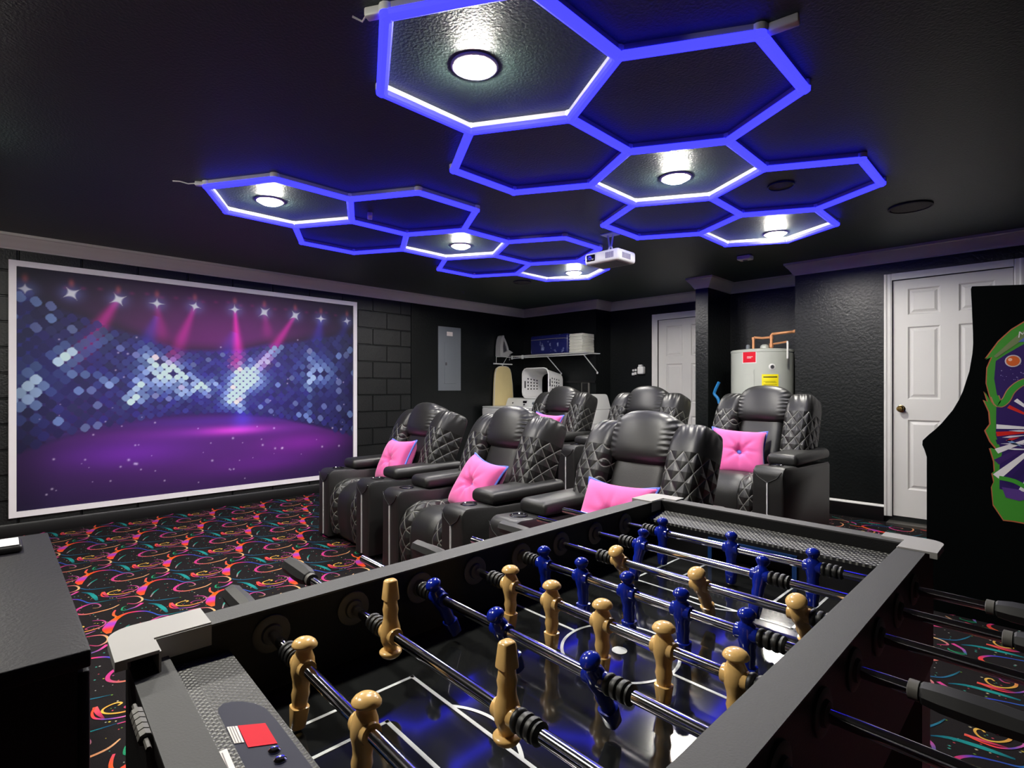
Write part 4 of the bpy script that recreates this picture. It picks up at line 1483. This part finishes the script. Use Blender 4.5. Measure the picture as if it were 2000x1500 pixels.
for r_, c, ly in ((.030, (196, 186, 190), 5), (.025, (206, 96, 40), 6)):
    poly([(-.124+r_*math.cos(R(20*k)), 1.313+r_*math.sin(R(20*k))) for k in range(18)], c, ly)
poly([(-.134+.008*math.cos(R(45*k)), 1.320+.008*math.sin(R(45*k))) for k in range(8)], (240, 190, 160), 7)
rng = random.Random(9)
for k in range(26):
    x, z = rng.uniform(-.18, -.06), rng.uniform(1.22, 1.30)
    r_ = rng.uniform(.0015, .003)
    poly([(x-r_, z), (x, z-r_), (x+r_, z), (x, z+r_)], (150, 140, 190), 4)
for k, (x0, z0, x1, z1, w_, c) in enumerate([(-.165, .935, -.06, .955, .005, (214, 210, 220)), (-.17, .905, -.03, .91, .004, (206, 200, 214)), (-.15, .925, -.09, .895, .009, (120, 150, 196)), (-.14, .97, -.02, .975, .004, (214, 210, 220)), (-.16, .88, -.02, .885, .004, (222, 220, 224)), (-.15, .92, -.10, .94, .008, (190, 40, 50))]):
    poly([(x0, z0), (x0+(x1-x0)*.3, z0+(z1-z0)*.3-w_), (x1, z1), (x0+(x1-x0)*.3, z0+(z1-z0)*.3+w_)], c, 6)
av = art.build('side_art', 'vinyl', ac, 0, fixn=False)
tcv = bpy.data.curves.new('letter', 'FONT')
tcv.body = 'M'
tcv.size = .042
tcv.shear = .25
tob = bpy.data.objects.new('letter_tmp', tcv)
COL.objects.link(tob)
me = bpy.data.meshes.new_from_object(tob.evaluated_get(bpy.context.evaluated_depsgraph_get()))
bpy.data.objects.remove(tob)
me.materials.clear()
me.materials.append(MT['white'])
o = bpy.data.objects.new('letter', me)
COL.objects.link(o)
o.parent = av
o.matrix_basis = Matrix.Translation(Vector((-.108, AY0-.0045, 1.425))-Vector(ac.location)) @ Matrix.Rotation(R(-8), 4, 'Y') @ Matrix.Rotation(R(90), 4, 'X')

# ================================================================== DESK AND REMOTE
dk = thing('media_cabinet', 'black low cabinet at the edge of the room, remote on top', 'cabinet', (-1.63, -.10, 0), rz=R(-1.6), world=False)
MB().rbox(-.50, .50, -.26, .262, .72, .75, .004, 2).build('top', 'desk', dk, 20)
MB().box(-.49, .49, -.25, .245, .06, .72).build('body', 'desk', dk, 0)
for x0, x1 in ((-.485, -.003), (.003, .485)):
    d = MB().rbox(x0, x1, .245, .262, .08, .71, .004, 2).build('door', 'desk', dk, 20)
    hx = x1-.03 if x0 < 0 else x0+.03
    MB().tube([(hx, .262, .40), (hx, .280, .40), (hx, .280, .50), (hx, .262, .50)], .004, 6).build('handle', 'bearing', d)
MB().box(-.46, .46, -.22, .22, 0, .06).build('plinth', 'tableblk', dk, 0)
rm = thing('remote_control', 'silver topped remote control lying on the black cabinet', 'remote', (-1.962, .025, .7515), rz=R(-2), world=False)
MB().rbox(-.05, .05, -.09, .085, 0, .018, .007, 2).build('case', 'tableblk', rm)
MB().rbox(-.044, .044, -.085, .078, .0175, .0215, .002, 2).build('face', 'whiteplastic', rm)
for a in range(4):
    for b_ in range(2):
        MB().lathe([(.004, 0), (.004, .002), (.0001, .0025)], 8, Matrix.Translation((-.03+.02*a, -.05+.03*b_, .021))).build('button', 'iron', rm)

# ================================================================== BACK OF THE ROOM
# breaker panel
bp_ = thing('breaker_panel', 'grey metal breaker panel flush on the black wall', 'electrical panel', (XL, 4.694, 1.145))
MB().rbox(XL, XL+.014, 4.497, 4.891, 1.145, 2.018, .004, 2).build('cover', 'grey', bp_, 20)
MB().rbox(XL+.012, XL+.020, 4.60, 4.80, 1.24, 1.80, .003, 2).build('door', 'grey', bp_, 20)
MB().box(XL+.018, XL+.026, 4.612, 4.635, 1.49, 1.53).build('latch', 'irondark', bp_, 0)
lb = MB().box(XL+.0135, XL+.0155, 4.64, 4.742, 1.895, 1.952).build('label_plate', 'paper', bp_, 0)
lb['label'] = 'white paper label'
# washer and dryer
def laundry(name, lab, x0, x1, washer):
    t = thing(name, lab, name, ((x0+x1)/2, 5.7, 0))
    y0, y1 = 5.22, 6.12
    b = MB().rbox(x0, x1, y0, y1, .02, .90, .02, 2).build('cabinet', 'whitemetal', t, 30)
    # raised beads pressed into the flank
    for z in (.30, .52, .72):
        MB().rbox(x1-.004, x1+.004, y0+.05, y1-.04, z-.006, z+.006, .003, 1).build('side_bead', 'whitemetal', b, 30)
    MB().rbox(x0+.004, x1-.004, y0+.004, y1-.43, .898, .922, .010, 2).build('lid', 'whitemetal', t, 30)
    pf = [(5.68, .90), (5.70, .925), (5.735, 1.005), (5.752, 1.028), (5.78, 1.036), (6.03, 1.036), (6.06, 1.028), (6.085, 1.0), (6.12, .92), (6.12, .90)] if washer else \
         [(5.66, .90), (5.665, .925), (5.715, 1.055), (5.738, 1.088), (5.78, 1.10), (6.00, 1.10), (6.04, 1.088), (6.065, 1.05), (6.12, .92), (6.12, .90)]
    cons = MB().prism(pf, x0+.002, x1-.002, 'x').build('console', 'whitemetal', t, 30)
    def onc(x, k, r, nm, mt):
        a, c = pf[1], pf[2]
        y, z = a[0]+(c[0]-a[0])*k, a[1]+(c[1]-a[1])*k
        ang = math.atan2(c[1]-a[1], c[0]-a[0])
        Mx = Matrix.Translation((x, y, z)) @ Matrix.Rotation(R(90)-0*ang, 4, 'X')
        MB().lathe([(r, -.005), (r, .008), (r*.8, .014), (.0001, .015)], 14, Mx).build(nm, mt, cons)
    w_ = x1-x0
    onc(x0+.14, .45, .010, 'knob', 'irondark')
    onc(x0+w_*.55, .2, .014, 'knob', 'irondark')
    onc(x0+w_*.80, .45, .022, 'knob', 'grey')
    MB().box(x0+w_*.50, x0+w_*.60, 5.712, 5.735, .962, .996).build('display', 'window', cons, 0)
    for fx in (x0+.06, x1-.06):
        for fy in (y0+.06, y1-.06):
            MB().lathe([(.02, 0), (.02, .02)], 10, Matrix.Translation((fx, fy, 0))).build('foot', 'rubber', t)
    return t
laundry('washer', 'white top load washer with laundry basket on its console', -5.775, -5.085, True)
dr = laundry('dryer', 'white dryer showing its ribbed flank between two recliners', -4.875, -4.19, False)
# laundry basket, lying on its long side, mouth towards the room
bk = thing('laundry_basket', 'white plastic laundry basket lying on its side on the washer', 'basket', (-5.21, 5.92, 1.036))
def basket():
    x0, x1, z0, z1, yo, yb = -5.46, -4.965, 1.037, 1.458, 5.74, 6.11
    ins = .045
    def rr(t, x, z, r=.085, n=6):
        k = ins*t
        a0, a1, b0, b1 = x0+k, x1-k, z0+k*.35, z1-k*1.4
        return a0, a1, b0, b1
    def ringp(t, m=48, off=0):
        a0, a1, b0, b1 = rr(t, 0, 0)
        a0, a1, b0, b1 = a0+off, a1-off, b0+off, b1-off
        r = .085
        W, H = a1-a0, b1-b0
        out = []
        segs = [((a0+r, b0), (a1-r, b0)), ((a1, b0+r), (a1, b1-r)), ((a1-r, b1), (a0+r, b1)), ((a0, b1-r), (a0, b0+r))]
        cen = [(a1-r, b0+r, -90), (a1-r, b1-r, 0), (a0+r, b1-r, 90), (a0+r, b0+r, 180)]
        for s_, c_ in zip(segs, cen):
            for q in range(9):
                out.append((s_[0][0]+(s_[1][0]-s_[0][0])*q/9, s_[0][1]+(s_[1][1]-s_[0][1])*q/9))
            for q in range(3):
                a = R(c_[2]+90*q/3)
                out.append((c_[0]+r*math.cos(a), c_[1]+r*math.sin(a)))
        return out
    m = MB()
    ny = 13
    for off in (0, .006):
        rings = [[(p[0], yo+(yb-yo)*j_/ny, p[1]) for p in ringp(j_/ny, off=off)] for j_ in range(ny+1)]
        n = len(rings[0])
        base = len(m.v)
        fs = []
        for j_ in range(ny):
            for i_ in range(n):
                l = (i_+1) % n
                sd, q = divmod(i_, 12)
                hole = (1 <= q <= 7) and sd in (1, 3, 0, 2) and (j_ in (3, 5, 7, 9)) and (q % 2 == 1)
                if sd in (1, 3) and j_ == 1 and 3 <= q <= 6:
                    hole = True
                if hole:
                    continue
                fs.append((j_*n+i_, j_*n+l, (j_+1)*n+l, (j_+1)*n+i_))
        if True:
            fs.append(tuple(ny*n+i_ for i_ in range(n)))
        m.add([p for r_ in rings for p in r_], fs)
    m.build('basket_shell', 'whiteplastic', bk, 30, fixn=False)
    rp = [(p[0], yo, p[1]) for p in ringp(-.08)]
    MB().tube(rp, .011, 6, closed=True).build('rim', 'whiteplastic', bk)
basket()
# wire shelf
ws_ = thing('wire_shelf', 'white wire shelf on the laundry wall with braces', 'shelf', (-5.13, 6.19, 1.66))
sx0, sx1, sy0, sy1, sz = -5.82, -4.40, 5.86, 6.187, 1.660
m = MB()
for k in range(50):
    x = sx0+.012+(sx1-sx0-.024)*k/49
    m.tube([(x, sy0, sz-.028), (x, sy0, sz), (x, sy1, sz)], .0018, 4)
o = m.build('deck_wire', 'whitemetal', ws_)
o['kind'] = 'stuff'
for y, z in ((sy0, sz+.003), (sy0, sz-.030), ((sy0+sy1)/2, sz-.004), (sy1-.01, sz-.004)):
    MB().tube([(sx0, y, z), (sx1, y, z)], .0045, 6).build('shelf_rail', 'whitemetal', ws_)
for x in (-5.10, -4.45):
    MB().tube([(x, sy0+.01, sz-.028), (x, sy1, sz-.262)], .0075, 6).sell((x, sy1-.006, sz-.268), (.016, .008, .018), 1, 1, 10, 6).build('diagonal_brace', 'whitemetal', ws_)
for x in (-5.80, -5.58):
    MB().rbox(x-.02, x+.02, sy0-.004, sy0+.006, sz-.045, sz+.012, .004, 1).build('end_bracket', 'whitemetal', ws_)
# things on the shelf
bg = thing('storage_bag', 'dark blue patterned storage bag on the wire shelf', 'bag', (-5.08, 6.02, sz+.006))
MB().rbox(-5.45, -4.735, 5.885, 6.175, sz+.006, sz+.285, .035, 4).build('bag_body', 'navybag', bg)
MB().tube([(-5.43, 5.884, sz+.22), (-5.09, 5.880, sz+.225), (-4.76, 5.884, sz+.22)], .004, 6).build('zipper', 'ink', bg)
tw_names = ['lowest', 'second from the bottom', 'third from the bottom', 'third from the top', 'second from the top', 'topmost']
for k in range(6):
    z = sz+.011+.0425*k
    t = thing('folded_towel', 'white folded towel, %s of the stack on the wire shelf' % tw_names[k], 'towel', (-4.585, 6.0, z), group='folded towels on the wire shelf', rz=R((k*37 % 7-3)*.8), world=False)
    MB().rbox(-.115, .115, -.14, .14, 0, .021, .0095, 3).build('lower_fold', 'towel', t)
    MB().rbox(-.113, .115, -.136, .138, .0205, .0415, .0095, 3).build('upper_fold', 'towel', t)
# ironing board with hanger and iron
ib = thing('ironing_board', 'cream ironing board hanging on the black corner wall', 'ironing board', (XL+.02, 5.72, .20))
bw = [(5.49, .25), (5.515, .86), (5.53, 1.25), (5.545, 1.40), (5.57, 1.465), (5.61, 1.495), (5.66, 1.505), (5.76, 1.505), (5.81, 1.495), (5.85, 1.465), (5.875, 1.40), (5.90, 1.25), (5.93, .86), (5.95, .25)]
bw = [(5.70+(p[0]-5.72)*1.0, p[1]) for p in bw]
MB().prism(bw, XL+.02, XL+.05, 'x').build('board_deck', 'boardcloth', ib, 30)
MB().tube([(XL+.045, p[0], p[1]) for p in bw], .006, 6, closed=True).build('hem', 'white', ib)
for y in (5.62, 5.80):
    MB().tube([(XL+.012, y, .25), (XL+.012, y, 1.2)], .008, 6).build('folded_leg', 'whitemetal', ib)
hg = thing('board_hanger', 'white T shaped hanger holding the ironing board and iron', 'hanger', (XL, 5.68, 1.54))
MB().tube([(XL+.045, 5.49, 1.540), (XL+.045, 5.875, 1.540)], .011, 8).build('crossbar', 'whitemetal', hg)
MB().tube([(XL+.045, 5.665, 1.54), (XL+.06, 5.665, 1.52)], .012, 6).tube([(XL, 5.665, 1.54), (XL+.045, 5.665, 1.54)], .012, 6).build('hook', 'whitemetal', hg)
MB().tube([(XL+.03, 5.56, 1.54), (XL+.03, 5.56, 1.642), (XL+.12, 5.56, 1.642), (XL+.12, 5.78, 1.642), (XL+.03, 5.78, 1.642), (XL+.03, 5.70, 1.54)], .0035, 6).build('wire_rack', 'whitemetal', hg)
ir = thing('clothes_iron', 'grey clothes iron standing upright on the wall rack', 'iron', (XL+.07, 5.66, 1.646))
sole = [(5.552, 1.648), (5.556, 1.80), (5.575, 1.90), (5.600, 1.950), (5.625, 1.962), (5.64, 1.95), (5.628, 1.90), (5.612, 1.80), (5.62, 1.70), (5.625, 1.648)]
MB().prism(sole, XL+.02, XL+.12, 'x').build('soleplate', 'iron', ir, 30)
hdl = crom([(5.632, 1.948), (5.675, 1.915), (5.715, 1.85), (5.745, 1.79), (5.762, 1.745), (5.80, 1.725), (5.825, 1.715)], 3)
MB().tube([(XL+.07, p[0], p[1]) for p in hdl], .020, 8).build('handle', 'iron', ir)
MB().prism([(5.615, 1.648), (5.612, 1.70), (5.66, 1.715), (5.76, 1.745), (5.835, 1.715), (5.76, 1.69), (5.745, 1.655), (5.70, 1.646)], XL+.028, XL+.112, 'x').build('heel', 'iron', ir, 30)
MB().prism([(5.618, 1.71), (5.622, 1.85), (5.64, 1.89), (5.675, 1.86), (5.70, 1.79), (5.70, 1.725)], XL+.05, XL+.09, 'x').build('water_tank', 'irondark', ir, 30)
MB().tube([(XL+.07, 5.83, 1.715), (XL+.05, 5.845, 1.70), (XL+.02, 5.848, 1.66), (XL+.02, 5.845, 1.60)], .005, 6).build('cord', 'iron', ir)
# hose box in the wall above the dryer
t = thing('hose_box', 'dark grey box on the wall behind the dryer', 'wall box', (-4.66, 6.19, 1.14))
MB().rbox(-4.72, -4.58, 6.165, 6.19, 1.10, 1.27, .006, 2).build('box_frame', 'bearing', t, 20)
MB().box(-4.70, -4.60, 6.160, 6.168, 1.12, 1.25).build('recess', 'tableblk', t, 0)
struct(MB().box(-5.86, -4.48, 6.165, 6.19, 1.255, 1.285).build('trim_4', 'blackbase', smooth=0))
# outlets by the rear door
t = thing('outlet_plate', 'black outlet plate with small white plugs', 'outlet', (-4.07, 6.54, 1.40))
MB().rbox(-4.115, -4.02, 6.532, 6.54, 1.335, 1.46, .004, 2).build('plate', 'tableblk', t, 20)
for x, z, r_ in ((-4.085, 1.425, .014), (-4.045, 1.428, .015), (-4.088, 1.375, .018), (-4.05, 1.382, .017)):
    MB().rbox(x-r_, x+r_, 6.505, 6.534, z-r_, z+r_, .005, 2).build('plug', 'whiteplastic', t, 30)
t = thing('wall_adapter', 'white adapter box plugged in beside the rear door', 'adapter', (-3.955, 6.54, 1.43))
MB().rbox(-4.00, -3.905, 6.47, 6.54, 1.37, 1.475, .018, 3).build('case', 'whiteplastic', t, 40)
MB().rbox(-3.99, -3.94, 6.485, 6.535, 1.470, 1.50, .005, 2).build('plug_top', 'whiteplastic', t, 40)

# water heater
HX, HY, HR, HT = -2.143, 5.90, .30, 1.575
wh = thing('water_heater', 'grey cylindrical water heater in the alcove with copper pipes', 'water heater', (HX, HY, 0))
MB().lathe([(HR-.012, 0), (HR-.004, .02), (HR, .05), (HR, HT-.03), (HR+.004, HT-.028), (HR+.004, HT-.006), (HR-.006, HT), (HR*.6, HT+.012), (.0001, HT+.016)], 56, Matrix.Translation((HX, HY, 0))).build('tank', 'heater', wh, 40)
PH0 = math.atan2(-HY, -HX)
def oncyl(d0, d1, z0, z1, off, name, mat, par=wh, thick=.0):
    n = 10
    m = MB()
    vs = []
    for q in range(n+1):
        a = PH0+R(d0+(d1-d0)*q/n)
        for rr_, z in ((HR+off, z0), (HR+off, z1), (HR-.002, z0), (HR-.002, z1)):
            vs.append((HX+rr_*math.cos(a), HY+rr_*math.sin(a), z))
    fs = []
    for q in range(n):
        o_ = q*4
        fs += [(o_, o_+4, o_+5, o_+1), (o_+1, o_+5, o_+7, o_+3), (o_, o_+2, o_+6, o_+4)]
    fs += [(0, 1, 3, 2), (n*4, n*4+2, n*4+3, n*4+1)]
    m.add(vs, fs)
    return m.build(name, mat, par, 30)
o = oncyl(-37, -9.5, 1.432, 1.566, .0012, 'label_border', 'paper')
oncyl(-35.5, -10.8, 1.440, 1.558, .0022, 'red_label', 'red')
for k in range(2):
    oncyl(-27, -16-3*k, 1.495-.012*k, 1.500-.012*k, .003, 'label_print', 'paper')
oncyl(-34.5, -13.5, 1.09, 1.368, .006, 'access_panel', 'heater')
oncyl(-33.5, -14.5, 1.325, 1.352, .009, 'panel_lip', 'heater')
oncyl(0, 30, 1.02, 1.318, .0015, 'yellow_label', 'yellow')
for z, a, b_, th_ in ((1.286, 2.5, 27.5, .010), (1.245, 3, 24, .003), (1.235, 6, 26, .003), (1.212, 3, 27, .004), (1.165, 3, 27, .003)):
    oncyl(a, b_, z, z+th_, .0025, 'label_print', 'inkblack')
a = PH0+R(18)
Mx = Matrix.Translation((HX+HR*math.cos(a), HY+HR*math.sin(a), 1.392)) @ Matrix.Rotation(a, 4, 'Z') @ Matrix.Rotation(R(90), 4, 'Y')
dl_ = MB().lathe([(.032, -.004), (.032, .003), (.028, .005), (.0001, .006)], 20, Mx).build('dial_plate', 'white', wh)
MB().lathe([(.018, .005), (.018, .010), (.009, .011), (.008, .006), (.0001, .006)], 16, Mx).build('dial_knob', 'irondark', dl_)
def pipe(P, r_, name, mat):
    MB().tube(P, r_, 10).build(name, mat, wh, 60)
pipe([(-2.21, 5.85, HT), (-2.21, 5.85, 1.70), (-2.20, 5.85, 1.712), (-2.12, 5.85, 1.700), (-2.04, 5.85, 1.704)], .0135, 'copper_pipe', 'copper')
pipe([(-2.03, 5.85, HT), (-2.03, 5.85, 1.725), (-2.02, 5.85, 1.736), (-1.90, 5.85, 1.742), (-1.84, 5.90, 1.75)], .0145, 'copper_pipe', 'copper')
pipe([(-2.03, 5.85, 1.60), (-2.03, 5.85, 1.64)], .021, 'pipe_union', 'copper')
pipe([(-2.03, 5.85, 1.685), (-2.03, 5.85, 1.715)], .019, 'pipe_union', 'copper')
pipe([(-2.21, 5.85, 1.69), (-2.21, 5.85, 1.715)], .018, 'pipe_elbow', 'copper')
MB().lathe([(.022, 0), (.022, .05), (.012, .06), (.0001, .062)], 12, Matrix.Translation((-2.265, 5.85, HT+.005))).build('relief_valve', 'grey', wh)
MB().lathe([(.045, 0), (.04, .035), (.02, .05), (.0001, .052)], 14, Matrix.Translation((-2.09, 5.83, HT+.008))).build('top_cap', 'heater', wh)
MB().tube([(-2.00, 5.83, 1.632), (-1.90, 5.75, 1.634), (-1.825, 5.69, 1.636)], .010, 8).build('copper_pipe', 'copper', wh)
MB().tube([(-1.825, 5.69, 1.640), (-1.822, 5.688, 1.62), (-1.822, 5.688, 1.47)], .009, 8).build('drain_tube', 'white', wh)
MB().lathe([(.014, 0), (.018, .01), (.018, .03), (.008, .04)], 12, Matrix.Translation((-1.84, 5.90, 1.75)) @ Matrix.Rotation(R(80), 4, 'Y')).build('valve', 'copper', wh)
# blue handled mop in front of the alcove
mp_ = thing('mop', 'blue handled mop leaning beside the water heater', 'mop', (-2.42, 5.52, 0))
MB().tube([(-2.40, 5.55, .10), (-2.425, 5.50, 1.03)], .010, 8).build('pole', 'copper', mp_)
MB().tube(crom([(-2.424, 5.50, 1.02), (-2.44, 5.50, 1.075), (-2.475, 5.50, 1.115), (-2.47, 5.50, 1.15), (-2.445, 5.50, 1.205), (-2.425, 5.50, 1.242)], 3), .015, 10).build('grip', 'bluehandle', mp_)
MB().rbox(-2.50, -2.30, 5.52, 5.58, 0, .10, .02, 3).build('mop_head', 'bluehandle', mp_)
